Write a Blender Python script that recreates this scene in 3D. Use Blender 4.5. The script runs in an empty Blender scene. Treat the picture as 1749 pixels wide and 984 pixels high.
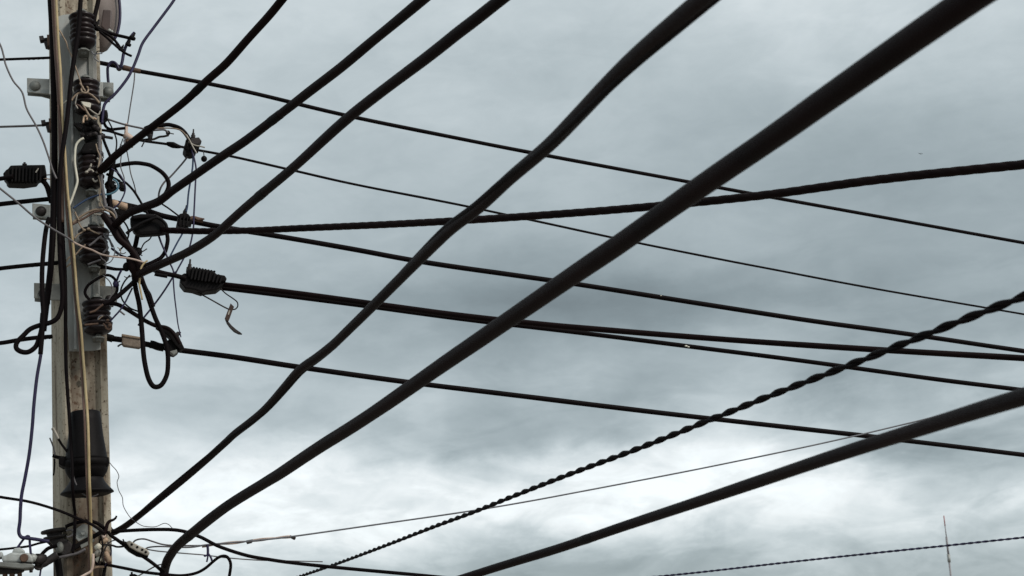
import bpy, bmesh, math, random
import numpy as np
from mathutils import Vector, Matrix, noise as mnoise

random.seed(7)
SC = bpy.context.scene
COL = SC.collection
R = math.radians

# ------------------------------------------------------------------ camera
W_, H_, FPX = 1749.0, 984.0, 2400.0          # photograph size, focal length in its pixels
PITCH, ROLL = R(15.0), R(3.1)
CAM = Vector((0, 0, 5.0))                     # a first-floor window across the pavement
F = Vector((0, math.cos(PITCH), math.sin(PITCH)))
R0 = Vector((1, 0, 0)); U0 = Vector((0, -math.sin(PITCH), math.cos(PITCH)))
RT = R0 * math.cos(ROLL) - U0 * math.sin(ROLL)
UP = U0 * math.cos(ROLL) + R0 * math.sin(ROLL)
cd = bpy.data.cameras.new('camera'); cam = bpy.data.objects.new('camera', cd); COL.objects.link(cam)
cam.matrix_world = Matrix(((RT.x, UP.x, -F.x, CAM.x), (RT.y, UP.y, -F.y, CAM.y), (RT.z, UP.z, -F.z, CAM.z), (0, 0, 0, 1)))
cd.sensor_width = 36.0; cd.lens = 36.0 * FPX / W_
cd.clip_start = 0.05; cd.clip_end = 3000
cd.dof.use_dof = True; cd.dof.focus_distance = 4.5; cd.dof.aperture_fstop = 13
SC.camera = cam

# ------------------------------------------------------------------ light
SUN_EL, SUN_AZ = R(40), R(122)                # azimuth clockwise from +Y: behind the camera, to the right
sd = bpy.data.lights.new('sun', 'SUN'); sun = bpy.data.objects.new('sun', sd); COL.objects.link(sun)
sd.energy = 1.5; sd.angle = R(14); sd.color = (1.0, 0.94, 0.86)
sdir = Vector((math.sin(SUN_AZ) * math.cos(SUN_EL), math.cos(SUN_AZ) * math.cos(SUN_EL), math.sin(SUN_EL)))
sun.rotation_euler = sdir.to_track_quat('Z', 'Y').to_euler()
sun.location = (10, -10, 30)
SC.view_settings.view_transform = 'Standard'; SC.view_settings.look = 'None'
SC.view_settings.exposure = 0.7; SC.view_settings.gamma = 1

# ------------------------------------------------------------------ pixel <-> place
def ray(px, py):
    return F + RT * ((px - W_ / 2) / FPX) - UP * ((py - H_ / 2) / FPX)
_h = ray(135, 492); HD = Vector((_h.x, _h.y, 0)).normalized()   # level direction to the pole
LR = Vector((HD.y, -HD.x, 0))                                   # rightwards along the pole's plane
DIST = 4.4
def zdep(px, py, d=0.0):
    return (DIST - d) / ray(px, py).dot(HD)
def P(px, py, d=0.0):
    """the place seen at (px, py) on the upright plane d metres nearer than the pole's axis"""
    return CAM + ray(px, py) * zdep(px, py, d)
def pz(px, py, z):
    return CAM + ray(px, py) * z

# ------------------------------------------------------------------ sky (overcast)
def build_world():
    w = bpy.data.worlds.new('World'); SC.world = w; w.use_nodes = True
    nt = w.node_tree; N = nt.nodes; L = nt.links; N.clear()
    def node(t, **kw):
        n = N.new(t)
        for k, v in kw.items(): setattr(n, k, v)
        return n
    def math_(op, a, b=None, clamp=False):
        n = node('ShaderNodeMath', operation=op, use_clamp=clamp)
        for i, v in enumerate((a, b)):
            if v is None: continue
            if isinstance(v, (int, float)): n.inputs[i].default_value = v
            else: L.new(v, n.inputs[i])
        return n.outputs[0]
    # cloud brightness seen towards the pole and along the street, as a table over bearing and height
    xs = np.array([0, 200, 400, 500, 600, 700, 850, 1000, 1100, 1200, 1300, 1420, 1500, 1600, 1749.])
    ys = np.array([0, 100, 200, 300, 400, 450, 520, 600, 650, 700, 750, 790, 840, 880, 920, 950, 984.])
    G = np.array([[int(v) for v in row.split()] for row in '''
206 205 207 208 208 207 205 204 205 207 210 213 212 210 206
204 203 204 203 201 199 197 194 194 197 199 199 199 200 200
197 199 199 198 197 197 197 194 191 186 182 177 178 183 184
192 195 195 193 191 190 189 187 184 178 174 170 169 170 174
190 190 190 189 188 185 180 178 178 180 178 174 171 168 171
198 193 190 186 182 175 164 163 168 175 172 170 168 166 167
203 196 188 182 174 162 143 133 138 148 160 165 165 168 170
208 205 195 185 175 178 162 180 178 180 185 168 172 175 184
205 201 192 187 186 190 174 190 164 192 202 162 172 180 190
214 206 190 196 200 195 168 178 186 202 207 182 194 190 192
224 232 214 212 206 190 168 174 195 236 237 214 180 172 185
238 243 236 249 236 214 190 230 248 251 249 228 174 168 186
246 249 249 252 243 249 247 252 252 252 251 247 234 219 224
249 250 251 250 249 249 244 238 236 236 236 232 226 212 219
240 241 243 242 239 236 228 203 200 203 210 208 203 196 206
232 232 230 226 219 204 187 181 185 190 196 196 190 187 197
226 224 214 210 202 187 175 171 174 177 181 182 182 182 188'''.strip().split(chr(10))], float)
    lin = lambda v: np.where(v / 255 <= .04045, v / 255 / 12.92, ((v / 255 + .055) / 1.055) ** 2.4)
    G = G + 8 * np.exp(-((xs[None] - 250) / 450.) ** 2 - (ys[:, None] / 130.) ** 2) + 9 * np.exp(-((xs[None] - 1370) / 230.) ** 2 - (ys[:, None] / 110.) ** 2) \
        - 5 * np.exp(-((xs[None] - 1620) / 160.) ** 2 - ((ys[:, None] - 230) / 90.) ** 2) + 9 * np.exp(-((xs[None] - 520) / 230.) ** 2 - ((ys[:, None] - 640) / 70.) ** 2)
    V = lin(G)
    def samp(px, py):
        px = min(max(px, 0), 1749); py = min(max(py, 0), 984)
        i = min(max(np.searchsorted(xs, px) - 1, 0), len(xs) - 2); j = min(max(np.searchsorted(ys, py) - 1, 0), len(ys) - 2)
        a = (px - xs[i]) / (xs[i + 1] - xs[i]); b = (py - ys[j]) / (ys[j + 1] - ys[j])
        a = a * a * (3 - 2 * a); b = b * b * (3 - 2 * b)
        return (V[j, i] * (1 - a) + V[j, i + 1] * a) * (1 - b) + (V[j + 1, i] * (1 - a) + V[j + 1, i + 1] * a) * b
    A0, A1, E0, E1 = -40.0, 40.0, -10.0, 60.0
    az = np.linspace(-20.5, 20.5, 27); el = np.linspace(2.2, 27.5, 26)
    T = np.zeros((len(el), len(az)))
    for j, e in enumerate(el):
        for i, a in enumerate(az):
            dv = Vector((math.sin(R(a)) * math.cos(R(e)), math.cos(R(a)) * math.cos(R(e)), math.sin(R(e))))
            z = dv.dot(F)
            T[j, i] = samp(W_ / 2 + FPX * dv.dot(RT) / z, H_ / 2 - FPX * dv.dot(UP) / z)
    mean = T.mean(1); U, S, Vt = np.linalg.svd(T - mean[:, None])
    tc = node('ShaderNodeTexCoord'); gen = tc.outputs['Generated']
    sep = node('ShaderNodeSeparateXYZ'); L.new(gen, sep.inputs[0])
    azr = math_('ARCTAN2', sep.outputs[0], sep.outputs[1]); elr = math_('ARCSINE', sep.outputs[2])
    # billows: the cloud edges are broken up by noise before the table is read
    def noise(scale, detail, rough, sx=1, sz=1, off=0.0, dist=0.0):
        mp = node('ShaderNodeMapping'); L.new(gen, mp.inputs[0])
        mp.inputs['Location'].default_value = (off, off * .7, off * 1.3); mp.inputs['Scale'].default_value = (sx, sx, sz)
        n = node('ShaderNodeTexNoise'); L.new(mp.outputs[0], n.inputs['Vector'])
        n.inputs['Scale'].default_value = scale; n.inputs['Detail'].default_value = detail
        n.inputs['Roughness'].default_value = rough; n.inputs['Distortion'].default_value = dist
        return n.outputs[0]
    w1 = math_('SUBTRACT', noise(9, 6, .6, 1, 1.5, 3.1), .5); w2 = math_('SUBTRACT', noise(9, 6, .6, 1, 1.5, 8.7), .5)
    azd = math_('ADD', azr, math_('MULTIPLY', w1, .075)); eld = math_('ADD', elr, math_('MULTIPLY', w2, .045))
    def unit(v, a, b):
        n = node('ShaderNodeMapRange'); L.new(v, n.inputs[0])
        n.inputs[1].default_value = R(a); n.inputs[2].default_value = R(b); return n.outputs[0]
    ua = unit(azd, A0, A1); ue = unit(eld, E0, E1)
    def curve(u, pts):
        lo = min(p[1] for p in pts); hi = max(p[1] for p in pts); s = max(hi - lo, 1e-6)
        n = node('ShaderNodeFloatCurve'); L.new(u, n.inputs['Value']); c = n.mapping.curves[0]
        for k, (x, y) in enumerate(pts):
            v = (y - lo) / s
            if k < 2: c.points[k].location = (x, v)
            else: c.points.new(x, v)
        n.mapping.update()
        return math_('ADD', math_('MULTIPLY', n.outputs[0], s), lo)
    ex = lambda e: (e - E0) / (E1 - E0); ax = lambda a: (a - A0) / (A1 - A0)
    tot = curve(ue, [(0, mean[0])] + [(ex(e), m) for e, m in zip(el, mean)] + [(ex(38), .60), (1, .60)])
    for k in range(8):
        f = curve(ue, [(0, 0), (ex(-3), 0)] + [(ex(e), u) for e, u in zip(el, U[:, k] * S[k])] + [(ex(36), 0), (1, 0)])
        g = curve(ua, [(0, 0), (ax(-32), 0)] + [(ax(a), v) for a, v in zip(az, Vt[k])] + [(ax(32), 0), (1, 0)])
        tot = math_('ADD', tot, math_('MULTIPLY', f, g))
    d1 = math_('SUBTRACT', noise(7, 9, .58, 1, 2.0, 1.7, .6), .5)
    d2 = math_('SUBTRACT', noise(22, 7, .6, 1, 2.2, 5.2, .4), .5)
    det = math_('ADD', math_('MULTIPLY', d1, .22), math_('MULTIPLY', d2, .27))
    d3 = math_('SUBTRACT', noise(16, 8, .55, 1, 2.6, 12.4, 1.2), .5)
    low = unit(elr, 17, 5); low = math_('MINIMUM', math_('MAXIMUM', low, 0.0), 1.0)
    det = math_('ADD', det, math_('MULTIPLY', math_('MULTIPLY', d3, .60), low))
    # cloud lumps with a firmer edge, flattened towards the horizon
    e4 = node('ShaderNodeMapRange', interpolation_type='SMOOTHSTEP'); L.new(noise(10, 10, .60, 1, 2.8, 21.7, .5), e4.inputs[0])
    e4.inputs[1].default_value = .44; e4.inputs[2].default_value = .60; e4.inputs[3].default_value = -.5; e4.inputs[4].default_value = .5
    det = math_('ADD', det, math_('MULTIPLY', math_('MULTIPLY', e4.outputs[0], .17), math_('ADD', math_('MULTIPLY', low, .75), .25)))
    tot = math_('MULTIPLY', tot, math_('ADD', det, 1.0))
    tot = math_('MINIMUM', math_('MAXIMUM', tot, .12), 1.05)
    colr = node('ShaderNodeCombineColor')
    # grey cloud bases are a little bluer than their bright tops
    for i, (lo, hi) in enumerate(((.825, .94), (1.0, 1.0), (1.065, 1.02))):
        mr = node('ShaderNodeMapRange'); L.new(tot, mr.inputs[0])
        mr.inputs[1].default_value = .3; mr.inputs[2].default_value = .9; mr.inputs[3].default_value = lo; mr.inputs[4].default_value = hi
        L.new(math_('MULTIPLY', math_('MULTIPLY', tot, mr.outputs[0]), 10.0 / 2 ** .7), colr.inputs[i])
    sky = node('ShaderNodeTexSky', sky_type='NISHITA'); sky.sun_disc = False
    sky.sun_elevation = SUN_EL; sky.sun_rotation = SUN_AZ
    mix = node('ShaderNodeMix', data_type='RGBA'); mix.inputs[0].default_value = .96
    L.new(sky.outputs[0], mix.inputs[6]); L.new(colr.outputs[0], mix.inputs[7])
    bg = node('ShaderNodeBackground'); bg.inputs[1].default_value = .1; L.new(mix.outputs[2], bg.inputs[0])
    out = node('ShaderNodeOutputWorld'); L.new(bg.outputs[0], out.inputs[0])
build_world()

# ------------------------------------------------------------------ materials
def mat(name, c1, c2=None, rough=.6, metal=0.0, scale=30.0, bump=.15, spec=.4, stretch=(1, 1, 1), detail=6):
    m = bpy.data.materials.new(name); m.use_nodes = True; nt = m.node_tree; b = nt.nodes['Principled BSDF']
    b.inputs['Roughness'].default_value = rough; b.inputs['Metallic'].default_value = metal
    b.inputs['Specular IOR Level'].default_value = spec
    c2 = c2 or tuple(x * .6 for x in c1)
    tc = nt.nodes.new('ShaderNodeTexCoord'); mp = nt.nodes.new('ShaderNodeMapping'); mp.inputs['Scale'].default_value = stretch
    nt.links.new(tc.outputs['Object'], mp.inputs[0])
    n = nt.nodes.new('ShaderNodeTexNoise'); n.inputs['Scale'].default_value = scale; n.inputs['Detail'].default_value = detail
    n.inputs['Roughness'].default_value = .62; nt.links.new(mp.outputs[0], n.inputs['Vector'])
    cr = nt.nodes.new('ShaderNodeValToRGB'); cr.color_ramp.elements[0].position = .3; cr.color_ramp.elements[1].position = .72
    cr.color_ramp.elements[0].color = (*c2, 1); cr.color_ramp.elements[1].color = (*c1, 1)
    nt.links.new(n.outputs[0], cr.inputs[0]); nt.links.new(cr.outputs[0], b.inputs['Base Color'])
    n2 = nt.nodes.new('ShaderNodeTexNoise'); n2.inputs['Scale'].default_value = scale * 5; n2.inputs['Detail'].default_value = 4
    nt.links.new(mp.outputs[0], n2.inputs['Vector'])
    bp = nt.nodes.new('ShaderNodeBump'); bp.inputs['Strength'].default_value = bump; bp.inputs['Distance'].default_value = .004
    nt.links.new(n2.outputs[0], bp.inputs['Height']); nt.links.new(bp.outputs[0], b.inputs['Normal'])
    return m
M = dict(
    black=mat('black_sheath', (.0085, .0055, .0062), (.004, .003, .0035), .6, scale=9, bump=.12, spec=.05),
    brownblack=mat('weathered_sheath', (.0125, .0060, .0062), (.0055, .003, .0033), .55, scale=8, bump=.12, spec=.07),
    dark=mat('dark_rubber', (.0075, .0062, .0064), (.0035, .003, .0033), .6, scale=25, bump=.2, spec=.08),
    navy=mat('navy_insulation', (.017, .011, .060), (.010, .007, .032), .5, scale=20),
    blue=mat('blue_insulation', (.030, .060, .130), (.018, .035, .08), .5, scale=20),
    teal=mat('teal_insulation', (.10, .22, .27), (.04, .12, .2), .5, scale=20),
    brown=mat('brown_insulation', (.15, .085, .06), (.07, .04, .032), .55, scale=14),
    tan=mat('tan_wire', (.36, .28, .20), (.17, .12, .085), .6, scale=25),
    ivory=mat('ivory_insulation', (.50, .40, .22), (.30, .22, .11), .5, scale=14),
    white=mat('white_insulation', (.72, .70, .60), (.5, .48, .4), .5, scale=14),
    pink=mat('faded_tape', (.66, .53, .46), (.34, .24, .19), .7, scale=25),
    cream=mat('cream_plastic', (.60, .44, .31), (.28, .18, .12), .6, scale=28),
    rack=mat('rack_steel', (.44, .48, .47), (.19, .165, .145), .55, .1, scale=5, bump=.15, spec=.4, stretch=(1.4, 1.4, .35), detail=8),
    palegrey=mat('pale_grey_wire', (.16, .165, .18), (.10, .10, .115), .5, scale=25),
    grey=mat('grey_wire', (.13, .12, .125), (.07, .065, .07), .5, scale=25),
    steel=mat('galvanised_steel', (.45, .48, .47), (.21, .20, .18), .55, .15, scale=12, bump=.15, spec=.5),
    dullsteel=mat('weathered_steel', (.23, .24, .225), (.11, .11, .10), .6, .2, scale=14, bump=.2),
    rust=mat('rusty_steel', (.15, .09, .06), (.06, .035, .028), .8, .1, scale=28, bump=.4),
    oldrust=mat('old_rust', (.075, .045, .036), (.03, .02, .018), .8, .1, scale=28, bump=.4),
    box=mat('weathered_box', (.26, .21, .165), (.13, .10, .08), .7, scale=26, bump=.3),
    darksteel=mat('dark_steel', (.030, .023, .022), (.010, .009, .010), .6, .2, scale=28, bump=.3),
    porcelain=mat('brown_porcelain', (.016, .008, .0085), (.007, .005, .006), .35, scale=12, bump=.08, spec=.25),
    closure=mat('black_plastic', (.0080, .0068, .0072), (.004, .0035, .004), .55, scale=12, bump=.15, spec=.10),
    lamp=mat('lamp_housing', (.20, .165, .15), (.11, .09, .085), .6, scale=10, bump=.15),
    lens=mat('lamp_lens', (.075, .05, .045), (.045, .03, .03), .5, scale=10, bump=.05),
    mast=mat('mast_paint', (.30, .28, .29), (.18, .17, .18), .5, scale=3),
    red=mat('mast_red', (.42, .16, .16), (.3, .1, .1), .5, scale=3),
    tie=mat('aluminium_tie', (.42, .39, .34), (.22, .2, .17), .5, .3, scale=30),
)
_a, _b = P(127, 100, 0), P(141.5, 980, 0); AXD = (_a - _b) / (_a.z - _b.z)   # the pole's lean
YAW = R(14)
E1 = LR * math.cos(YAW) + HD * math.sin(YAW)   # across the front face
E2 = -HD * math.cos(YAW) + LR * math.sin(YAW)  # out of the front face
SHADE_Z = P(141, 925, 0).z - 4.35                # pole-local height of the shade painted at the foot
def concrete():
    m = mat('stained_concrete', (.45, .405, .325), (.27, .235, .18), .9, scale=7, bump=.55, spec=.2, stretch=(1, 1, .35), detail=9)
    nt = m.node_tree; b = nt.nodes['Principled BSDF']; base = b.inputs['Base Color'].links[0].from_socket
    tc = nt.nodes.new('ShaderNodeTexCoord'); mp = nt.nodes.new('ShaderNodeMapping'); mp.inputs['Scale'].default_value = (1, 1, .12)
    nt.links.new(tc.outputs['Object'], mp.inputs[0])
    n = nt.nodes.new('ShaderNodeTexNoise'); n.inputs['Scale'].default_value = 34; n.inputs['Detail'].default_value = 8
    nt.links.new(mp.outputs[0], n.inputs['Vector'])
    cr = nt.nodes.new('ShaderNodeValToRGB'); cr.color_ramp.elements[0].position = .52; cr.color_ramp.elements[1].position = .70
    cr.color_ramp.elements[0].color = (0, 0, 0, 1); cr.color_ramp.elements[1].color = (.9, .9, .9, 1)
    nt.links.new(n.outputs[0], cr.inputs[0])
    mx = nt.nodes.new('ShaderNodeMix'); mx.data_type = 'RGBA'; nt.links.new(cr.outputs[0], mx.inputs[0])
    nt.links.new(base, mx.inputs[6]); mx.inputs[7].default_value = (.10, .072, .05, 1)
    # dark run-off down the channel below the rack; recess shade painted at the foot
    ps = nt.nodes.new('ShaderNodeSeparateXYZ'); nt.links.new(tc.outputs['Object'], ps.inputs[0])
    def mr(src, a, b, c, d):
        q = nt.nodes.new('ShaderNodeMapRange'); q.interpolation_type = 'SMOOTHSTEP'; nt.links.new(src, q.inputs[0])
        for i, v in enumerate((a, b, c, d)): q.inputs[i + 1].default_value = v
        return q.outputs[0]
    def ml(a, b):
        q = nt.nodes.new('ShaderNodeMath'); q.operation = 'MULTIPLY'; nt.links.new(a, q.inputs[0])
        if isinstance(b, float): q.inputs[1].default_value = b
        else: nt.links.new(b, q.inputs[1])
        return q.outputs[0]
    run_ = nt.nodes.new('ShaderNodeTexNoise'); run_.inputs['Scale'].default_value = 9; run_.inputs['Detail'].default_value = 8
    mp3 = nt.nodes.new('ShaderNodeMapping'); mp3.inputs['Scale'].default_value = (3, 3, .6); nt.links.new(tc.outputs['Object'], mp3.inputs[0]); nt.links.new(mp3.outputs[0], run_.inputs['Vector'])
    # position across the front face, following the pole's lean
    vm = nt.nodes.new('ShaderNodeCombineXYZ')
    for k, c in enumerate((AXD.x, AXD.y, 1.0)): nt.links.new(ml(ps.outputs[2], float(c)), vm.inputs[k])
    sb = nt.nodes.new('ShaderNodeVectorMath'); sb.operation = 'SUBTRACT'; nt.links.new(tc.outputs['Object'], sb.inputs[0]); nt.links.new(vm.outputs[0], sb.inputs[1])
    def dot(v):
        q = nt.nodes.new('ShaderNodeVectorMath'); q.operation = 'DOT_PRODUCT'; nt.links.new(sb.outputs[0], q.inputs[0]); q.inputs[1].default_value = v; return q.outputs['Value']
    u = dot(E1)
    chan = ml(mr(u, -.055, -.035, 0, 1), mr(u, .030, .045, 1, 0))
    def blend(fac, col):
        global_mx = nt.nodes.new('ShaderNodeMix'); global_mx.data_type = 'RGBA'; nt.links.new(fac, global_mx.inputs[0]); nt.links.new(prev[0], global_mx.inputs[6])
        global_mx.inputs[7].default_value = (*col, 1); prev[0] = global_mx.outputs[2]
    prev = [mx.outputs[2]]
    foot = ml(mr(run_.outputs[0], .30, .60, .45, 1.0), ml(mr(ps.outputs[2], SHADE_Z - .04, SHADE_Z + .26, 1.0, 0.0), .92))
    blend(ml(foot, chan), (.040, .027, .020))  # shaded recess put into the concrete colour
    blend(ml(ml(mr(ps.outputs[2], SHADE_Z - .07, SHADE_Z - .01, 1, 0), mr(run_.outputs[0], .25, .5, .5, 1)), ml(mr(u, .045, .03, 0, 1), .85)), (.045, .033, .025))
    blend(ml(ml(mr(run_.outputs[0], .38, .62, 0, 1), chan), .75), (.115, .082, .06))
    sp = nt.nodes.new('ShaderNodeTexNoise'); sp.inputs['Scale'].default_value = 75; sp.inputs['Detail'].default_value = 5; nt.links.new(tc.outputs['Object'], sp.inputs['Vector'])
    edge = ml(mr(u, -.055, -.040, 0, 1), mr(u, -.028, -.010, 1, .25))
    blend(ml(ml(mr(sp.outputs[0], .52, .60, 0, 1), edge), .85), (.085, .045, .028))
    blend(ml(mr(sp.outputs[0], .63, .67, 0, 1), .55), (.10, .07, .05))
    class mx: outputs = {2: prev[0]}
    # small pits
    v = nt.nodes.new('ShaderNodeTexNoise'); v.inputs['Scale'].default_value = 110; v.inputs['Detail'].default_value = 2
    nt.links.new(tc.outputs['Object'], v.inputs['Vector'])
    cr2 = nt.nodes.new('ShaderNodeValToRGB'); cr2.color_ramp.elements[0].position = .30; cr2.color_ramp.elements[1].position = .38
    cr2.color_ramp.elements[0].color = (.22, .18, .15, 1); cr2.color_ramp.elements[1].color = (1, 1, 1, 1)
    nt.links.new(v.outputs[0], cr2.inputs[0])
    mu = nt.nodes.new('ShaderNodeMix'); mu.data_type = 'RGBA'; mu.blend_type = 'MULTIPLY'; mu.inputs[0].default_value = 1
    nt.links.new(mx.outputs[2], mu.inputs[6]); nt.links.new(cr2.outputs[0], mu.inputs[7])
    nt.links.new(mu.outputs[2], b.inputs['Base Color'])
    return m
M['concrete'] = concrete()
M['ground'] = mat('dusty_ground', (.27, .245, .215), (.17, .155, .135), .95, scale=.6, bump=.3)

# ------------------------------------------------------------------ mesh helpers
def spline(pts, per=8):
    """Catmull-Rom through the points"""
    if len(pts) == 2:
        return [pts[0].lerp(pts[1], i / 4) for i in range(5)]
    q = [pts[0] * 2 - pts[1]] + list(pts) + [pts[-1] * 2 - pts[-2]]
    out = []
    for i in range(1, len(q) - 2):
        p0, p1, p2, p3 = q[i - 1], q[i], q[i + 1], q[i + 2]
        for k in range(per):
            t = k / per; t2 = t * t; t3 = t2 * t
            out.append(.5 * ((2 * p1) + (p2 - p0) * t + (2 * p0 - 5 * p1 + 4 * p2 - p3) * t2 + (3 * p1 - p0 - 3 * p2 + p3) * t3))
    out.append(pts[-1].copy())
    return out
def frames(path):
    n = len(path); T = []
    for i in range(n):
        t = path[min(i + 1, n - 1)] - path[max(i - 1, 0)]
        T.append(t.normalized() if t.length > 1e-9 else Vector((0, 0, 1)))
    a = Vector((0, 0, 1)) if abs(T[0].z) < .9 else Vector((1, 0, 0))
    u = (a - T[0] * a.dot(T[0])).normalized(); out = []
    for i in range(n):
        u = u - T[i] * u.dot(T[i]); u.normalize(); out.append((T[i], u, T[i].cross(u)))
    return out
class MB:
    def __init__(s): s.v = []; s.f = []; s.flat = set()
    def tube(s, path, rad, sides=8, flatten=1.0):
        fr = frames(path); n = len(path); b = len(s.v)
        for i, p in enumerate(path):
            r = rad[i] if isinstance(rad, (list, tuple)) else rad
            _, u, w = fr[i]
            for k in range(sides):
                a = 2 * math.pi * k / sides
                s.v.append(p + u * (math.cos(a) * r) + w * (math.sin(a) * r * flatten))
        for i in range(n - 1):
            for k in range(sides):
                k2 = (k + 1) % sides
                s.f.append((b + i * sides + k, b + i * sides + k2, b + (i + 1) * sides + k2, b + (i + 1) * sides + k))
        s.f.append(tuple(b + k for k in range(sides - 1, -1, -1)))
        s.f.append(tuple(b + (n - 1) * sides + k for k in range(sides)))
        return s
    def lathe(s, a, bpt, prof, sides=24, caps=True, jitter=0):
        """prof: (t along a->b, radius in metres)"""
        ax = (bpt - a); ln = ax.length; t = ax.normalized()
        q = Vector((0, 0, 1)) if abs(t.z) < .9 else HD
        u = (q - t * q.dot(t)).normalized(); w = t.cross(u); b = len(s.v)
        for (tt, r) in prof:
            for k in range(sides):
                an = 2 * math.pi * k / sides
                s.v.append(a + t * (tt * ln) + u * (math.cos(an) * r) + w * (math.sin(an) * r))
        for i in range(len(prof) - 1):
            for k in range(sides):
                k2 = (k + 1) % sides
                s.f.append((b + i * sides + k, b + i * sides + k2, b + (i + 1) * sides + k2, b + (i + 1) * sides + k))
        if caps:
            s.f.append(tuple(b + k for k in range(sides - 1, -1, -1)))
            s.f.append(tuple(b + (len(prof) - 1) * sides + k for k in range(sides)))
        return s
    def ball(s, c, r, sx=1, sy=1, sz=1, n=12):
        b = len(s.v); m = n // 2
        for i in range(m + 1):
            th = math.pi * i / m
            for k in range(n):
                a = 2 * math.pi * k / n
                s.v.append(c + LR * (math.sin(th) * math.cos(a) * r * sx) + HD * (math.sin(th) * math.sin(a) * r * sy) + Vector((0, 0, math.cos(th) * r * sz)))
        for i in range(m):
            for k in range(n):
                k2 = (k + 1) % n
                s.f.append((b + i * n + k, b + (i + 1) * n + k, b + (i + 1) * n + k2, b + i * n + k2))
        return s
    def prism(s, poly, d0, d1):
        """a plate whose outline stands at poly (photo pixels), from depth d0 (far) to d1 (near)"""
        b = len(s.v); n = len(poly); fr = [P(x, y, d1) for x, y in poly]
        ar = sum(poly[i][0] * poly[(i + 1) % n][1] - poly[(i + 1) % n][0] * poly[i][1] for i in range(n))
        s.v += fr + [p + HD * (d1 - d0) for p in fr]
        ff = tuple(range(b, b + n)); bf = tuple(range(b + n, b + 2 * n)); i0 = len(s.f)
        if ar > 0: s.f += [ff[::-1], bf]
        else: s.f += [ff, bf[::-1]]
        for i in range(n):
            j = (i + 1) % n; q = (b + i, b + j, b + n + j, b + n + i)
            s.f.append(q if ar > 0 else q[::-1])
        s.flat |= set(range(i0, len(s.f)))
        return s
    def build(s, name, m, parent=None, bevel=0.0, smooth=True):
        me = bpy.data.meshes.new(name)
        c = sum(s.v, Vector()) / len(s.v)
        me.from_pydata([v - c for v in s.v], [], s.f)
        me.materials.append(M[m] if isinstance(m, str) else m)
        if smooth:
            for i, p in enumerate(me.polygons): p.use_smooth = i not in s.flat and len(p.vertices) <= 4
        bm = bmesh.new(); bm.from_mesh(me)
        if bevel:
            ed = [e for e in bm.edges if len(e.link_faces) == 2 and e.calc_face_angle(0) > .5]
            bmesh.ops.bevel(bm, geom=ed, offset=bevel, segments=2, affect='EDGES', profile=.6)
        bmesh.ops.recalc_face_normals(bm, faces=bm.faces); bm.to_mesh(me); bm.free()
        o = bpy.data.objects.new(name, me); COL.objects.link(o); o.location = c
        if parent is not None:
            o.parent = parent; o.location = c - parent.matrix_world.translation if parent.type == 'EMPTY' else c
            if parent.type != 'EMPTY': o.location = c - wloc(parent)
            else: o.location = c - wloc(parent)
        return o
def wloc(o):
    v = Vector(o.location)
    while o.parent: o = o.parent; v += Vector(o.location)
    return v
def tag(o, label, cat, group=None, kind=None):
    o['label'] = label; o['category'] = cat
    if group: o['group'] = group
    if kind: o['kind'] = kind
    return o
def thing(name, label, cat, at, group=None):
    o = bpy.data.objects.new(name, None); COL.objects.link(o); o.location = at; o.empty_display_size = .05
    return tag(o, label, cat, group)
def lat(w, px, py, d):  # half a width in pixels -> metres at that place
    return .5 * w * zdep(px, py, d) / FPX

def path_of(pts, d=.2):
    return [P(p[0], p[1], p[2] if len(p) > 2 else d) for p in pts]
def wire(name, label, cat, m, w, pts, d=.2, group=None, parent=None, w2=None, sides=8, wob=0.0, per=8):
    """one length of wire near the pole; w = thickness in photo pixels"""
    path = spline(path_of(pts, d), per); mid = pts[len(pts) // 2]
    dm = mid[2] if len(mid) > 2 else d
    r0 = lat(w, mid[0], mid[1], dm); n = len(path)
    if wob:
        path = [p + Vector((mnoise.noise(p * 9), mnoise.noise(p * 9 + Vector((5, 5, 5))), mnoise.noise(p * 9 + Vector((9, 1, 7))))) * wob for p in path]
    r1 = lat(w2, mid[0], mid[1], dm) if w2 else r0
    o = MB().tube(path, [r0 + (r1 - r0) * i / (n - 1) for i in range(n)], sides).build(name, m, parent)
    if parent is None: tag(o, label, cat, group)
    return o
def run(pts, z0, z1, ext0=0.0, ext1=0.0, per=10):
    """a long cable: 1/depth runs evenly along it, as on a straight line (between the points that carry a
    measured thickness as third value, if any); prolonged ext metres out of view"""
    acc = [0.0]
    for a, b in zip(pts, pts[1:]): acc.append(acc[-1] + math.hypot(b[0] - a[0], b[1] - a[1]))
    kn = [(s_, p[2]) for p, s_ in zip(pts, acc) if len(p) > 2]
    if len(kn) > 1:
        ks, kw = [k[0] for k in kn], [k[1] / kn[0][1] for k in kn]
        fit = np.polyfit(ks, kw, 2) if len(kn) > 2 else np.polyfit(ks, kw, 1)   # one smooth sag, no kinks in depth
        inv = [float(np.polyval(fit, a)) / z0 for a in acc]
    else:
        inv = [1 / z0 + (1 / z1 - 1 / z0) * a / acc[-1] for a in acc]
    q = [pz(p[0], p[1], 1 / v) for p, v in zip(pts, inv)]
    path = spline(q, per)
    if ext1:
        t = (path[-1] - path[-4]).normalized(); path += [path[-1] + t * ext1 * k / 4 for k in range(1, 5)]
    if ext0:
        t = (path[0] - path[3]).normalized(); path = [path[0] + t * ext0 * k / 4 for k in range(4, 0, -1)] + path
    return path
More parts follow.
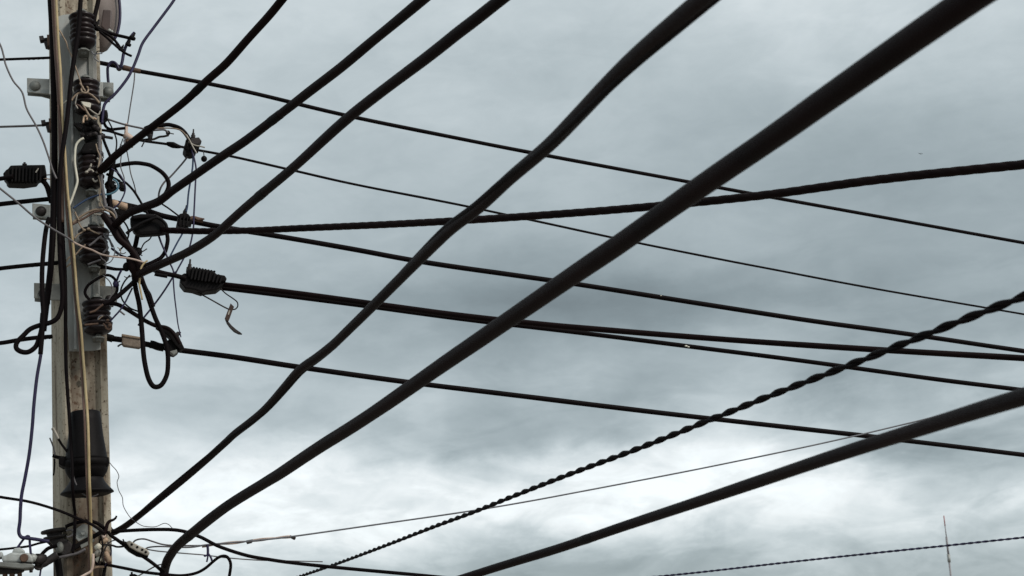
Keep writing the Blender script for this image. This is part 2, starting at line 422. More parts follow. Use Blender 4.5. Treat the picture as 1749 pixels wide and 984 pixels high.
def wander(path, amp):
    """small set bends a hung cable keeps from its drum"""
    return [p + Vector((mnoise.noise(p * 2.3), mnoise.noise(p * 2.3 + Vector((3, 7, 1))), mnoise.noise(p * 2.3 + Vector((8, 2, 4))))) * amp
            + Vector((mnoise.noise(p * 7.1), mnoise.noise(p * 7.1 + Vector((3, 7, 1))), mnoise.noise(p * 7.1 + Vector((8, 2, 4))))) * amp * .12 for p in path]
def long_cable(name, label, cat, m, w0, w1, pts, d0=.2, z0=None, ext0=0, ext1=4.0, group=None, sides=12, rough=.0015, parent=None):
    z0 = z0 or zdep(pts[0][0], pts[0][1], d0); z1 = z0 * w0 / w1; r = .5 * w0 * z0 / FPX
    path = wander(run(pts, z0, z1, ext0, ext1), rough)
    rad = [r * (1 + .05 * mnoise.noise(p * 5)) for p in path]
    o = MB().tube(path, rad, sides).build(name, m, parent)
    if parent is None: tag(o, label, cat, group)
    return o
def resample(path, step):
    out = [path[0]]; left = step
    for a, b in zip(path, path[1:]):
        L = (b - a).length; t = 0.0
        while L - t >= left:
            t += left; out.append(a.lerp(b, t / L)); left = step
        left -= L - t
    return out
def twisted(path, strands, r, off, lay, step, sides=8, phase=0.0):
    path = resample(path, step); fr = frames(path); mbs = []
    for k in range(strands):
        q = []
        for i, p in enumerate(path):
            a = 2 * math.pi * (i * step / lay) + 2 * math.pi * k / strands + phase
            q.append(p + fr[i][1] * (math.cos(a) * off) + fr[i][2] * (math.sin(a) * off))
        mbs.append(MB().tube(q, r, sides))
    return mbs

# ------------------------------------------------------------------ ground
me = bpy.data.meshes.new('ground'); me.from_pydata([(-900, -900, 0), (900, -900, 0), (900, 900, 0), (-900, 900, 0)], [], [(0, 1, 2, 3)])
me.materials.append(M['ground']); g = bpy.data.objects.new('ground', me); COL.objects.link(g); g['kind'] = 'structure'

# ------------------------------------------------------------------ the pole
pa, pb = P(127, 100, 0), P(141.5, 980, 0)
axd = (pa - pb) / (pa.z - pb.z)
def axis(z): return pb + axd * (z - pb.z)
def pole_w(z):                                # silhouette width, metres
    wa = 2 * lat(83, 127, 100, 0); wb = 2 * lat(96, 141, 980, 0)
    return wb + (wa - wb) * (z - pb.z) / (pa.z - pb.z)
pole = thing('utility_pole', 'tall grey concrete utility pole with a channelled front and rust stains', 'pole', axis(0))
mb = MB(); zs = [-.3 + 9.3 * i / 46 for i in range(47)]; secs = []
def section(s, c):
    h = s / 2; k = s * .255; r = s * .16; q = s * .335; b = s * .05
    return [(-h + b, -h), (-q, -h), (-k, -h + r), (k, -h + r), (q, -h), (h - b, -h), (h, -h + b), (h, h - b), (h - b, h), (q, h), (k, h - r), (-k, h - r), (-q, h), (-h + b, h), (-h, h - b), (-h, -h + b)]
for z in zs:
    s = pole_w(z) / (math.cos(YAW) + math.sin(YAW) * .9); c = axis(z)
    jj = .0012
    secs.append([c + E1 * (x + jj * mnoise.noise(Vector((x * 40, z * 6, 1)))) + E2 * (y + jj * mnoise.noise(Vector((y * 40, z * 6, 4)))) for x, y in section(s, c)])
for sec in secs: mb.v += sec
n = 16
for i in range(len(secs) - 1):
    for k in range(n):
        mb.f.append((i * n + k, i * n + (k + 1) % n, (i + 1) * n + (k + 1) % n, (i + 1) * n + k))
mb.f.append(tuple(range(n - 1, -1, -1))); mb.f.append(tuple((len(secs) - 1) * n + k for k in range(n)))
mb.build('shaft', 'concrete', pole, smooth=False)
# drilled hole
ho = MB().lathe(P(142, 647, .064), P(142, 647, .058), [(0, lat(10, 142, 647, .06)), (1, lat(10, 142, 647, .06))], 16).build('hole', 'dark', pole)

def band(yl, yr, hgt, lx, rx, bl, br, steel, label, boltm='dullsteel'):
    """a two-piece pole band: front strap, ears with round-headed bolts"""
    b = thing('pole_band', label, 'clamp', P((lx + rx) / 2, (yl + yr) / 2, .1), 'steel bands clamped round the pole')
    def yy(x): return yl + (yr - yl) * (x - lx) / (rx - lx)
    px0, px1 = 84, 176
    # front strap follows the pole's face
    pol = [(px0, yy(px0) - hgt * .5), (px1, yy(px1) - hgt * .5), (px1, yy(px1) + hgt * .45), (px0, yy(px0) + hgt * .5)]
    MB().prism(pol, .083, .091).build('strap', steel, b, .0015)
    MB().prism([(lx, yy(lx) - hgt * .5), (px0 + 4, yy(px0) - hgt * .5), (px0 + 4, yy(px0) + hgt * .5), (lx, yy(lx) + hgt * .42)], .052, .060).build('ear', steel, b, .0015)
    MB().prism([(lx + 1, yy(lx) - hgt * .2), (px0 + 2, yy(px0) - hgt * .35), (px0 + 2, yy(px0) + hgt * .78), (lx + 25, yy(lx) + hgt * .70), (lx + 1, yy(lx) + hgt * .62)], .020, .028).build('rear_ear', 'dullsteel', b, .0015)
    if rx > px1:
        MB().prism([(px1 - 4, yy(px1) - hgt * .5), (rx, yy(rx) - hgt * .5), (rx, yy(rx) + hgt * .5), (px1 - 4, yy(px1) + hgt * .5)], .052, .060).build('ear', steel, b, .0015)
        MB().prism([(px1 - 4, yy(px1) - hgt * .3), (rx - 6, yy(rx) - hgt * .3), (rx - 6, yy(rx) + hgt * .75), (px1 - 4, yy(px1) + hgt * .75)], .020, .028).build('rear_ear', 'dullsteel', b, .0015)
    for (bx, by, rr) in [q for q in (bl, br) if q]:
        c = P(bx, by, .060); r = lat(2 * rr, bx, by, .06)
        MB().lathe(c, c - HD * r * .8, [(0, r), (.3, r * .97), (.6, r * .8), (.85, r * .5), (1, r * .12)], 20).lathe(c + HD * .05, c, [(0, r * .5), (1, r * .5)], 12).build('bolt', boltm, b)
    return b
band(146, 154, 26, 46, 194, (60, 147, 9), (185, 157, 9), 'steel', 'uppermost pale steel band round the pole with domed bolts on both ears')
band(359, 372, 24, 55, 178, (70, 361, 9), None, 'steel', 'middle steel band on the pole beside the upper left line, one ear showing', 'darksteel')
band(497, 503, 28, 58, 200, (75, 501, 9), (186, 510, 6), 'dullsteel', 'lowest grey steel band round the pole level with the lowest spool insulator', 'darksteel')

# ------------------------------------------------------------------ insulator rack
rack = thing('insulator_rack', 'long galvanised steel rack plate bolted up the front of the pole', 'bracket', P(131, 300, .1))
MB().prism([(97, 29), (108, 25), (122, 24), (140, 24), (158, 28), (164, 34), (172, 597), (158, 599), (118, 600), (100, 300)], .088, .096).build('back_plate', 'rack', rack, .002)
MB().prism([(118, 32), (122, 32), (131, 596), (127, 596)], .094, .122).build('side_flange', 'steel', rack, .0012)
MB().prism([(150, 40), (158, 40), (169, 560), (160, 560)], .096, .104).build('channel_lip', 'dullsteel', rack, .0012)
INS = [(140, 26, 143, 82, 45), (147, 139, 150, 196, 46), (154, 258, 156, 322, 45), (160, 391, 161, 452, 52), (165, 514, 168, 572, 50)]
names = ['spool insulator topmost on the rack, dark ribbed porcelain beside the lamp housing',
         'spool insulator second on the rack, wrapped with pale twisted tie wires',
         'spool insulator in the middle of the rack, hung with pale knotted wire ends',
         'spool insulator fourth on the rack, with a pale knot just above it',
         'spool insulator lowest on the rack, bound with brown wire on its right side']
for (xa, ya, xb, yb, wd), lab in zip(INS, names):
    a, b = P(xa, ya, .150), P(xb, yb, .150); r = lat(wd, xa, ya, .15)
    it = thing('spool_insulator', 'dark brown ' + lab, 'insulator', b, 'ribbed spool insulators on the rack')
    pr = []
    ribs = 5
    pr.append((0, r * .55)); pr.append((.02, r * .82))
    for k in range(ribs):
        t0 = .03 + k * .75 / ribs; dt = .75 / ribs; big = r * (1.0 if k in (0, 4) else .95)
        if k == 2: big = r * .90
        pr += [(t0 + dt * .08, big * .93), (t0 + dt * .3, big), (t0 + dt * .62, big * .96), (t0 + dt * .82, big * .82), (t0 + dt * .95, big * .80)]
    pr += [(.80, r * .95), (.87, r * .93), (.93, r * .78), (.98, r * .55), (1, r * .3)]
    MB().lathe(a, b, pr, 32).build('porcelain_body', 'porcelain', it)
    v = (b - a).normalized()
    MB().lathe(a - v * .022, b + v * .022, [(0, .0045), (.02, .008), (.98, .008), (1, .0045)], 10).build('pin', 'dullsteel', it)
    ca, cb = a - v * .010, b + v * .010
    for c in (ca, cb):
        mbk = MB(); q = []
        for (u, dd) in ((-.015, .05), (.015, .05), (.017, -.006), (.008, -.018), (-.008, -.018), (-.017, -.006)):
            q.append(c + LR * u + HD * dd)
        b0 = len(mbk.v); mbk.v += [p - v * .002 for p in q] + [p + v * .002 for p in q]
        k = len(q); mbk.f += [tuple(b0 + i for i in range(k)), tuple(b0 + k + i for i in reversed(range(k)))]
        mbk.f += [(b0 + i, b0 + (i + 1) % k, b0 + k + (i + 1) % k, b0 + k + i) for i in range(k)]
        mbk.build('saddle', 'dullsteel', it, smooth=False)

# bolts that stick out on the pole's left side
def side_bolt(x, y, label, w=14, nm='through_bolt'):
    t = thing(nm, label, 'bolt', P(x, y, .03))
    a, b = P(x + 16, y - 2, .03), P(x - 6, y + 1, .03); L = lat(w, x, y, .03)
    MB().lathe(a, b, [(0, L * .45), (1, L * .45)], 10).build('shank', 'darksteel', t)
    MB().lathe(P(x + 1, y - 1, .03), P(x - 6, y, .03), [(0, L), (1, L)], 6).build('nut', 'darksteel', t, smooth=False)
    MB().prism([(x + 6, y - 9), (x + 11, y - 9), (x + 12, y + 9), (x + 7, y + 10)], .015, .05).build('washer_plate', 'rust', t, .001)
    MB().prism([(x + 1, y + 2), (x + 12, y + 1), (x + 10, y + 12), (x + 4, y + 12)], .02, .04).build('clip', 'darksteel', t, .001)
side_bolt(74, 68, 'dark rusty bolt end with nut sticking out left near the pole top')
side_bolt(77, 211, 'dark clevis bolt on the left of the pole holding the second thin left line', 12)

# ------------------------------------------------------------------ street lamp behind the pole top
lp = thing('street_lamp', 'brown grey rounded lamp housing partly hidden behind the pole top', 'lamp', P(170, 20, -.2))
a, b = P(160, -70, -.22), P(174, 89, -.20); r = lat(70, 170, 20, -.2)
MB().lathe(a, b, [(0, r * .3), (.08, r * .62), (.25, r * .9), (.45, r), (.62, r * .98), (.78, r * .82), (.9, r * .55), (.97, r * .3), (1, r * .08)], 32).build('housing', 'lamp', lp)
MB().prism([(176, 16), (191, 17), (190, 47), (184, 56), (172, 44)], -.115, -.092).build('cover_panel', 'lens', lp, .004)
MB().tube(spline(path_of([(198, -30), (203, -5), (205, 20), (204, 40), (200, 58), (196, 66)], -.16)), lat(5, 200, 20, -.2), 8).build('rim', 'navy', lp)
MB().tube([axis(P(135, -60, 0).z), P(165, -60, -.2)], .022, 10).build('arm', 'dullsteel', lp)
MB().ball(P(187, 52, -.09), .006).build('screw', 'steel', lp)
MB().ball(P(191, 54, -.09), .005).build('screw', 'steel', lp)

# ------------------------------------------------------------------ lines that come in from the left
gl = 'lines entering from the left'
def leftline(y0, pts, w, lab, d=-.05, grip=None, m='black'):
    o = long_cable('power_line', lab, 'cable', m, w, w, [(pts[0][0], pts[0][1])] + pts[1:], d0=d, ext0=6.0, ext1=0, group=gl)
    if grip:
        ga, gb, gw = grip
        ma = P(*ga, d); mb_ = P(*gb, d)
        p = [ma.lerp(mb_, i / 12) for i in range(13)]
        for k, q in enumerate(twisted(p, 2, lat(gw * .5, ga[0], ga[1], d), lat(w * .6, ga[0], ga[1], d), .03, .004, 6)):
            q.build('grip', 'darksteel', o)
    return o
leftline(0, [(-60, 104), (0, 102), (50, 100), (98, 98)], 4.6, 'thin black line leaving the pole to the left, highest of the left lines', grip=((48, 100.5), (82, 99), 5))
leftline(0, [(-60, 219), (0, 217), (40, 215.8), (80, 214)], 3.8, 'thin grey line leaving the pole to the left from the clevis bolt', m='grey')
leftline(0, [(-60, 357), (0, 349.5), (50, 344), (100, 339)], 8, 'black line leaving the pole to the left just below the ribbed black clamp')
leftline(0, [(-60, 467), (0, 459), (50, 453.5), (100, 449)], 7.5, 'black line leaving the pole leftwards with a dark grip by the fourth insulator', grip=((54, 453), (84, 450.5), 7))
leftline(0, [(-60, 591), (0, 586), (30, 581), (60, 577), (88.6, 574.8)], 7.5, 'black line leaving the pole to the left behind the teardrop cable loop', grip=((76, 576.5), (92, 575), 7))

# ------------------------------------------------------------------ lines that run off to the right
gr = 'power lines running off to the right'
r1 = long_cable('power_line', 'thin black line from beside the lamp across the sky, uppermost of the right lines', 'cable', 'black', 7.6, 5.8,
    [(150, 103), (195, 112), (215, 117), (235, 121), (400, 152), (610, 201), (940, 267), (1280, 330), (1749, 415)], d0=.0, group=gr, ext1=12)
MB().tube(spline(path_of([(210, 115.5), (215, 116.5), (225, 119), (232, 120.5), (240, 122)], 0)), [lat(q, 220, 117, 0) for q in np.linspace(10, 8.5, 33)], 10).build('sleeve', 'rust', r1)
MB().tube(spline(path_of([(192, 108), (198, 110), (203, 119), (209, 113)], .01)), lat(6, 200, 112, 0), 8).build('grip', 'darksteel', r1)
r2 = long_cable('power_line', 'thinnest black line crossing the sky from the tangled top connector', 'cable', 'black', 4.6, 3.4,
    [(165, 222), (185, 224), (208, 231), (240, 240), (290, 247), (330, 255), (400, 268), (500, 291), (610, 316), (800, 353), (1000, 396), (1200, 437), (1500, 494), (1749, 537)], d0=.02, group=gr, ext1=12)
MB().tube(spline(path_of([(284, 245), (288, 246), (296, 248), (303, 250), (309, 251)], .02)), [lat(q, 296, 248, 0) for q in list(np.linspace(5, 11, 16)) + list(np.linspace(11, 5, 17))], 10).build('sleeve', 'dark', r2)
r3 = long_cable('power_line', 'black line dropping gently right from under the spiral cable', 'cable', 'black', 9.5, 8.2,
    [(180, 343), (235, 355), (254, 361), (278, 369), (310, 375.5), (340, 381), (371, 387), (420, 395), (470, 403), (600, 425), (740, 450), (1000, 488), (1300, 535), (1600, 578), (1749, 600)], d0=.03, group=gr, ext1=12)
# strand sleeves just out of the connector
MB().tube(spline(path_of([(322, 375), (330, 373), (338, 375), (347, 377)], .06)), lat(9, 330, 376, .05), 8).build('grip', 'rust', r3)
MB().tube(spline(path_of([(333, 372), (338, 375), (349, 374)], .07)), lat(3, 330, 376, .05), 6).build('grip', 'rust', r3)
long_cable('power_line', 'upper of the paired black cables leaving the ribbed clamp, nearly level far off', 'cable', 'brownblack', 9.5, 11,
    [(372, 485), (440, 492.5), (500, 500), (640, 519), (800, 540), (900, 551), (1000, 561), (1200, 577), (1500, 598), (1749, 612)], d0=.09, group=gr, ext1=12)
r4b = long_cable('power_line', 'lower of the paired black cables leaving the ribbed clamp, falling below its twin', 'cable', 'black', 8, 8,
    [(372, 491.5), (440, 499.5), (500, 507), (640, 525), (800, 546), (900, 558), (1000, 570), (1172, 591), (1400, 620), (1600, 648), (1749, 667)], d0=.07, group=gr, ext1=12)
r5 = long_cable('power_line', 'black line from the tan box connector, lowest of the right lines', 'cable', 'black', 10, 8.2,
    [(165, 576), (205, 580), (250, 588), (300, 597), (400, 610), (530, 630), (730, 657), (1000, 690), (1240, 718), (1480, 745), (1749, 777)], d0=.03, group=gr, ext1=12)
MB().tube(spline(path_of([(176, 575), (182, 576), (190, 578), (193, 579)], .03)), lat(13, 185, 577, 0), 10).build('sleeve', 'dark', r5)
MB().tube(spline(path_of([(256, 588), (262, 589), (270, 592), (280, 594)], .03)), lat(14, 262, 590, 0), 10).build('sleeve', 'dark', r5)

# the spiral cable
z0 = zdep(280, 394, .16); z1 = z0 * 11 / 17.0
pth = run([(270, 393), (300, 394), (340, 395), (400, 394.5), (450, 393), (500, 390.5), (650, 384), (800, 376), (950, 366), (1100, 354), (1300, 334), (1500, 307), (1749, 281)], z0, z1, 0, 4)
sp = thing('bundled_cable', 'thick spiral stranded cable rising gently right from the black wedge clamp', 'cable', pth[0])
r = .5 * 11 * z0 / FPX
for q in twisted(pth, 3, r * .86, r * .15, .10, .010, 12): q.build('strand', 'brownblack', sp)

# ------------------------------------------------------------------ thick telecom cables that come overhead
gt = 'thick black cables passing over the viewer'
long_cable('telecom_cable', 'thick black cable climbing from the middle insulator, leftmost of the overhead cables', 'cable', 'brownblack', 13, 14.5,
    [(172, 293), (195, 269), (228, 242), (270, 209), (316, 173), (353.6, 138), (385, 110), (420, 70.6), (456.4, 30), (481, 0), (495, -17)], d0=.20, group=gt, rough=.005)
long_cable('telecom_cable', 'thick black cable bending up past the cream sleeve, second of the overhead cables', 'cable', 'brownblack', 13.5, 20,
    [(196, 386, 13.5), (207.5, 374), (222, 363), (245, 354), (268, 345.5), (282, 336), (295, 325.5), (330, 301), (379, 267), (420, 240, 15.5), (470, 202.5), (504, 176.5), (525, 160), (582, 115.5), (637, 69, 17.8), (680, 34), (721, 0), (745, -20, 19.5)], d0=.22, group=gt)
long_cable('telecom_cable', 'thick black cable from the taped joint, third of the overhead cables', 'cable', 'brownblack', 13, 23,
    [(238, 468, 13), (255, 460), (278, 450), (320, 431), (362, 405, 15), (395, 376), (420, 354), (500, 287, 17), (600, 196), (731, 95.5), (780, 57, 21.2), (810, 34.5), (854.5, 0), (880, -20, 23)], d0=.24, group=gt)
# the doubled cable
pts4 = [(183, 900, 12.5), (190, 909), (199, 907), (221, 893), (261, 861), (307, 824), (340, 796), (385, 756), (400, 742, 13.2), (430, 719), (455, 697), (487, 661), (513, 632), (541, 612), (571, 588), (602, 557, 18.5), (663, 496), (712, 447), (767, 393, 23.2), (816, 354), (869, 305), (936, 250), (986, 200), (1033.5, 150), (1083.5, 100), (1140, 50, 35), (1200, 0), (1226, -21, 38)]
z0 = zdep(190, 909, .16); pth = wander(run(pts4, z0, z0, 0, 3), .0015)
t4 = thing('telecom_cable', 'kinked thick black cable with a paired strand rising from the pigtail hook', 'cable', pth[0], gt)
r = .5 * 12.5 * z0 / FPX
for k, q in enumerate((twisted(pth, 1, r * .90, r * .10, 1.9, .03, 14, 2.0)[0], twisted(pth, 1, r * .46, r * .60, 1.9, .03, 10, 2.0 + math.pi)[0])): q.build('sheath' if k == 0 else 'messenger_strand', 'brownblack' if k == 0 else 'black', t4)
long_cable('telecom_cable', 'thickest black cable, curving from the pole foot across to the top right', 'cable', 'brownblack', 16, 56,
    [(279, 1040, 16), (279, 1005), (280, 980), (284, 962), (290, 950), (302, 934), (324, 915, 16.2), (385, 867), (457, 822), (480, 808), (550, 762, 18.4), (620, 717), (780, 607), (930, 503), (1000, 455.7, 34), (1070, 409), (1193, 322), (1330, 227.6), (1400, 178, 46.5), (1470, 129), (1560, 66.5), (1657, 0, 53), (1690, -22, 54.5)], d0=.25, group=gt, ext0=.8, ext1=2.0, sides=16)
long_cable('telecom_cable', 'thick black cable crossing the lower right corner', 'cable', 'brownblack', 13, 34,
    [(720, 1009, 13.6), (820, 978), (890, 956.5, 15.3), (960, 934.5), (1050, 904), (1110, 884), (1275, 829, 21.5), (1425, 779), (1575, 732, 27), (1749, 678, 32.3), (1790, 665, 33.5)], z0=3.3, group=gt, ext0=3.0, ext1=2.0, sides=16)
# twisted pairs
def pair(label, pts, z0, z1, r, lay, m, ext0=3, ext1=3, step=.008, off=None):
    pth = run(pts, z0, z1, ext0, ext1)
    t = thing('twisted_cable', label, 'cable', pth[0], 'twisted pair cables')
    for q in twisted(pth, 2, r, off or r * .92, lay, step, 8): q.build('strand', m, t)
pair('twisted black pair rising like a rope through the right half of the sky', [(480, 997), (508, 986), (580, 961), (660, 931), (740, 900), (810, 874), (875, 848), (975, 809), (1095, 764), (1225, 712), (1325, 672), (1475, 614), (1625, 554), (1749, 506), (1790, 490)], 5.6, 1.72, .0034, .106, 'black', 2, 2, .006, .0029)
pair('thin twisted grey black pair low in the bottom right corner', [(1040, 992), (1100, 987), (1200, 977), (1350, 960), (1500, 944), (1617, 932), (1749, 918)], 9.6, 8.6, .0040, .09, 'navy', 4, 6, .009, .0036)
# thin drop wire with a wrapped grip
zt = zdep(360, 932, .15)
th = long_cable('drop_wire', 'thin grey drop wire rising right from the wrapped grip', 'wire', 'palegrey', 2.9, 2.5,
    [(330, 934), (360, 930), (432, 924), (500, 916.5), (600, 902.5), (770, 878), (875, 861), (1000, 838), (1200, 800), (1400, 758), (1580, 716), (1749, 674)], d0=.15, ext1=8)
gp = [P(x, y, .15) for x, y in ((345, 933), (375, 929), (400, 927), (432, 923.5), (470, 919), (500, 916.5))]
for q in twisted(spline(gp), 2, lat(2.6, 400, 926, .15), lat(3.0, 400, 926, .15), .17, .01, 6): q.build('grip', 'pink', th)
MB().prism([(496, 914), (506, 918), (504, 922), (498, 919)], .14, .155).build('clip', 'darksteel', th, .001)
MB().prism([(420, 923), (432, 921), (431, 927), (423, 929)], .14, .155).build('clip', 'darksteel', th, .001)

# ------------------------------------------------------------------ cables that run down the pole
gd = 'cables running down the pole'
wire('riser_cable', 'black cable hugging the left edge of the pole top, behind the brown cable', 'cable', 'black', 11,
     [(85, -40), (86, -5), (90, 70), (92, 160), (93, 260), (92, 340), (90, 400), (87, 450), (83, 490), (78, 530), (74, 565)], .175, gd)
wire('riser_cable', 'brown cable down the left side of the pole beside the ivory one', 'cable', 'brown', 8,
     [(90, -40), (91, -5), (94, 60), (97, 110), (100, 155), (102, 200), (103, 240), (104, 280), (106, 330), (107, 380)], .195, gd, w2=6)
wire('riser_cable', 'long ivory cable running down the whole front of the pole', 'cable', 'ivory', 4.6,
     [(95, -40), (96, -5), (99, 60), (102, 110), (105, 160), (107, 205), (110, 250), (113, 290), (116, 330), (120, 375), (124, 415), (128, 460), (133, 515), (138, 560), (142, 610), (147, 675, .235), (149, 705, .275), (151, 750, .285), (153, 820, .285), (154, 850, .265), (155, 890, .225), (156, 940, .21), (157, 1010)], .215, gd, wob=.0012)
wire('riser_cable', 'slim brown cable strapped along the left of the long ivory cable', 'cable', 'brown', 4.5,
     [(100, 180), (104, 215), (107, 255), (110, 290), (112, 330), (115, 375), (119, 415), (124, 460), (129, 515), (134, 565), (138, 610), (142, 675, .227), (144, 705, .27), (146, 750, .28), (149, 820, .28), (150, 850, .26), (152, 890, .217), (153, 940, .205), (153, 1010)], .207, gd, wob=.001)
loop_pts = [(140, -40), (138, -5), (134, 50), (128, 90), (122, 132), (118, 172), (113, 215), (107, 256), (103, 290), (101, 330), (101, 380), (102, 420), (104, 460), (107, 500), (105, 525), (98, 543), (86, 551), (70, 555), (52, 562), (40, 573), (29, 585), (28, 595), (37, 601), (49, 601), (61, 592), (67, 577), (71, 562), (72, 548), (73, 535)]
wire('jumper_cable', 'black cable slanting down the pole front that ends in a teardrop loop at left', 'cable', 'black', 8.6, loop_pts, .225, gd)
wire('riser_cable', 'black cable straight down the left of the pole front, past the low closure', 'cable', 'black', 7.5,
     [(108, 250), (106, 300), (106, 360), (108, 420), (111, 470), (112, 520), (112, 580), (113, 630), (116, 680), (118, 705, .20), (120, 740, .225), (123, 790, .25), (124, 835, .255), (126, 860, .22), (128, 880), (127, 920), (124, 945)], .19, gd, w2=5)
wire('riser_cable', 'dark hanging cable left of the pole that sways down to the pole foot clamp', 'cable', 'black', 8.5,
     [(84, 372), (79, 390), (75, 420), (72, 460), (72, 500), (74, 535), (72, 570), (69, 605)], .235, gd)
wire('drop_wire', 'navy wire hanging free left of the pole down to the pale clamp', 'wire', 'navy', 6.2,
     [(71, 590), (69, 610), (63, 645), (58, 690), (55, 730), (50, 775), (43, 815), (37, 845), (35, 868), (34, 890), (32, 908), (36, 917), (44, 919), (60, 921), (84, 925)], .235)
wire('drop_wire', 'brown grey wire slanting down from the left edge onto the pole top', 'wire', 'grey', 3.2,
     [(-20, 40), (0, 76), (6, 95), (10, 112), (22, 138), (37, 158), (45, 186), (61, 214), (73, 240), (83, 268), (90, 290), (97, 305)], .24, wob=.002)
wire('drop_wire', 'grey wire crossing the pole from lower left to the pale tape knot', 'wire', 'grey', 3.6,
     [(-20, 306), (0, 322), (30, 346), (58, 370), (88, 390), (112, 404), (125, 413)], .25)
wire('tie_wire', 'pale pink wire stretched from the pole across to the cable junction', 'wire', 'pink', 3.2,
     [(125, 413), (132, 417), (143, 422), (157, 427), (172, 434), (190, 438), (210, 440), (228, 443), (245, 448)], .25)
wire('tie_wire', 'ivory wire curling down from the cable junction', 'wire', 'ivory', 3.2,
     [(252, 445), (246, 450), (241, 458), (240, 470), (238, 484), (240, 496), (243, 512)], .27)
wire('tie_wire', 'white wire bowed down the rack plate below the second insulator', 'wire', 'white', 4.2,
     [(143, 236), (136, 240), (130, 248), (128, 262), (128, 280), (131, 300), (132, 311), (128, 325), (121, 344), (118, 352)], .19)
wire('tie_wire', 'slim tan wire hanging from the top insulator to the second', 'wire', 'tan', 2.6,
     [(96, 46), (103, 54), (108, 63), (113, 72), (116, 82), (122, 95), (128, 112), (135, 132), (140, 148)], .20)
wire('tie_wire', 'short tan wire going from the ivory cable up to the pale knot', 'wire', 'tan', 2.8, [(112, 448), (118, 440), (128, 436), (137, 426), (146, 418)], .19)
wire('tie_wire', 'short pale stub of wire behind the ivory cable below the fourth insulator', 'wire', 'tan', 2.8, [(112, 458), (117, 453), (123, 448)], .19)
wire('tie_wire', 'thin curly grey wire drifting down right of the black closure', 'wire', 'grey', 1.3,
     [(184, 786), (191, 795), (199, 804), (203, 814), (200, 824), (203, 838), (209, 850), (211, 865), (221, 882), (230, 890), (243, 898), (258, 900), (268, 899), (280, 894), (288, 896), (294, 902)], .15)

# ------------------------------------------------------------------ tie wires and knots round the insulators
def ring(cx, cy, rx, ry, a0, a1, d, n=12, tilt=0):
    out = []
    for i in range(n + 1):
        a = R(a0 + (a1 - a0) * i / n)
        x = math.cos(a) * rx; y = math.sin(a) * ry
        out.append((cx + x * math.cos(tilt) - y * math.sin(tilt), cy + x * math.sin(tilt) + y * math.cos(tilt), d + .025 * math.sin(a)))
    return out
t = thing('tie_wires', 'nest of pale twisted tie wires looped round the second insulator', 'wire', P(145, 165, .2))
for k, (w, pts, m) in enumerate([
    (3.4, [(122, 172), (126, 166), (133, 160), (142, 158), (152, 160), (162, 167), (170, 176)], 'tan'),
    (3.0, [(129, 178), (136, 181), (141, 186), (146, 189)], 'brown'),
    (3.4, [(142, 180), (148, 190), (153, 198), (160, 204)], 'tan'),
    (2.6, [(152, 186), (160, 192), (168, 196), (171, 190)], 'tie'),
    (2.8, [(136, 142), (140, 147), (143, 152), (146, 156)], 'tan'),
    (2.6, [(107, 178), (114, 172), (121, 168)], 'white'),
    (2.4, [(132, 162), (130, 170), (129, 178), (133, 186)], 'tie')]):
    wire('tie_strand', '', '', m, w, pts, .205, parent=t)
wire('tie_ring', '', '', 'tan', 3.0, ring(145, 153, 6, 6, 0, 340, .205, 14), .205, parent=t)
MB().prism([(138, 173), (153, 175), (156, 177), (154, 184), (147, 182), (143, 180)], .188, .200).build('label_flap', 'white', t, .001)
def knot(label, pts, m, w, d=.2, blob=None):
    t = thing('wire_knot', label, 'wire', P(pts[0][0][0], pts[0][0][1], d))
    for p in pts: wire('strand', '', '', m, w, p, d, parent=t)
    for (x, y, r) in blob or []:
        MB().ball(P(x, y, d + .004), lat(2 * r, x, y, d), 1, .8, .8, 10).build('twist', m, t)
    return t
knot('pale knot of wire ends hanging on the middle insulator', [[(156, 280), (154, 287), (150, 292), (146, 294)], [(150, 292), (156, 290), (160, 294)], [(158, 305), (162, 310), (167, 308)], [(166, 270), (170, 276), (168, 284), (166, 296)]], 'tie', 3.2, .20, [(148, 294, 3.2), (155, 284, 2.2), (163, 310, 2.2)])
knot('pale bright knot with four wire ends just above the fourth insulator', [[(127, 408), (133, 401), (140, 397), (145, 392)], [(134, 379), (138, 387), (143, 392)], [(152, 392), (160, 396), (170, 400)], [(128, 362), (131, 369), (135, 377)]], 'tan', 2.8, .205, [(144, 393, 3), (151, 391, 3.2)])
knot('pale bent wire end at the foot of the second insulator', [[(142, 210), (143, 202), (146, 198), (150, 199)], [(159, 201), (165, 204)], [(150, 199), (148, 205)]], 'cream', 3.6, .2, [(147, 199, 2.2)])
knot('dark grey loops of wire in front of the fourth insulator', [[(152, 420), (160, 414), (168, 407), (174, 403)], [(170, 404), (180, 412), (183, 424), (176, 432)], [(176, 401), (186, 408), (192, 422)], [(150, 452), (160, 448), (172, 444)]], 'grey', 3.5, .21)
knot('rusty wire ends curled at the right of the lowest insulator', [[(153, 534), (162, 531), (170, 525), (176, 520)], [(176, 553), (180, 557), (182, 561), (186, 560)], [(180, 551), (187, 552), (190, 558), (186, 563), (181, 560)], [(144, 555), (156, 554), (168, 553)]], 'rust', 3.4, .215, [(188, 556, 4), (184, 547, 3)])

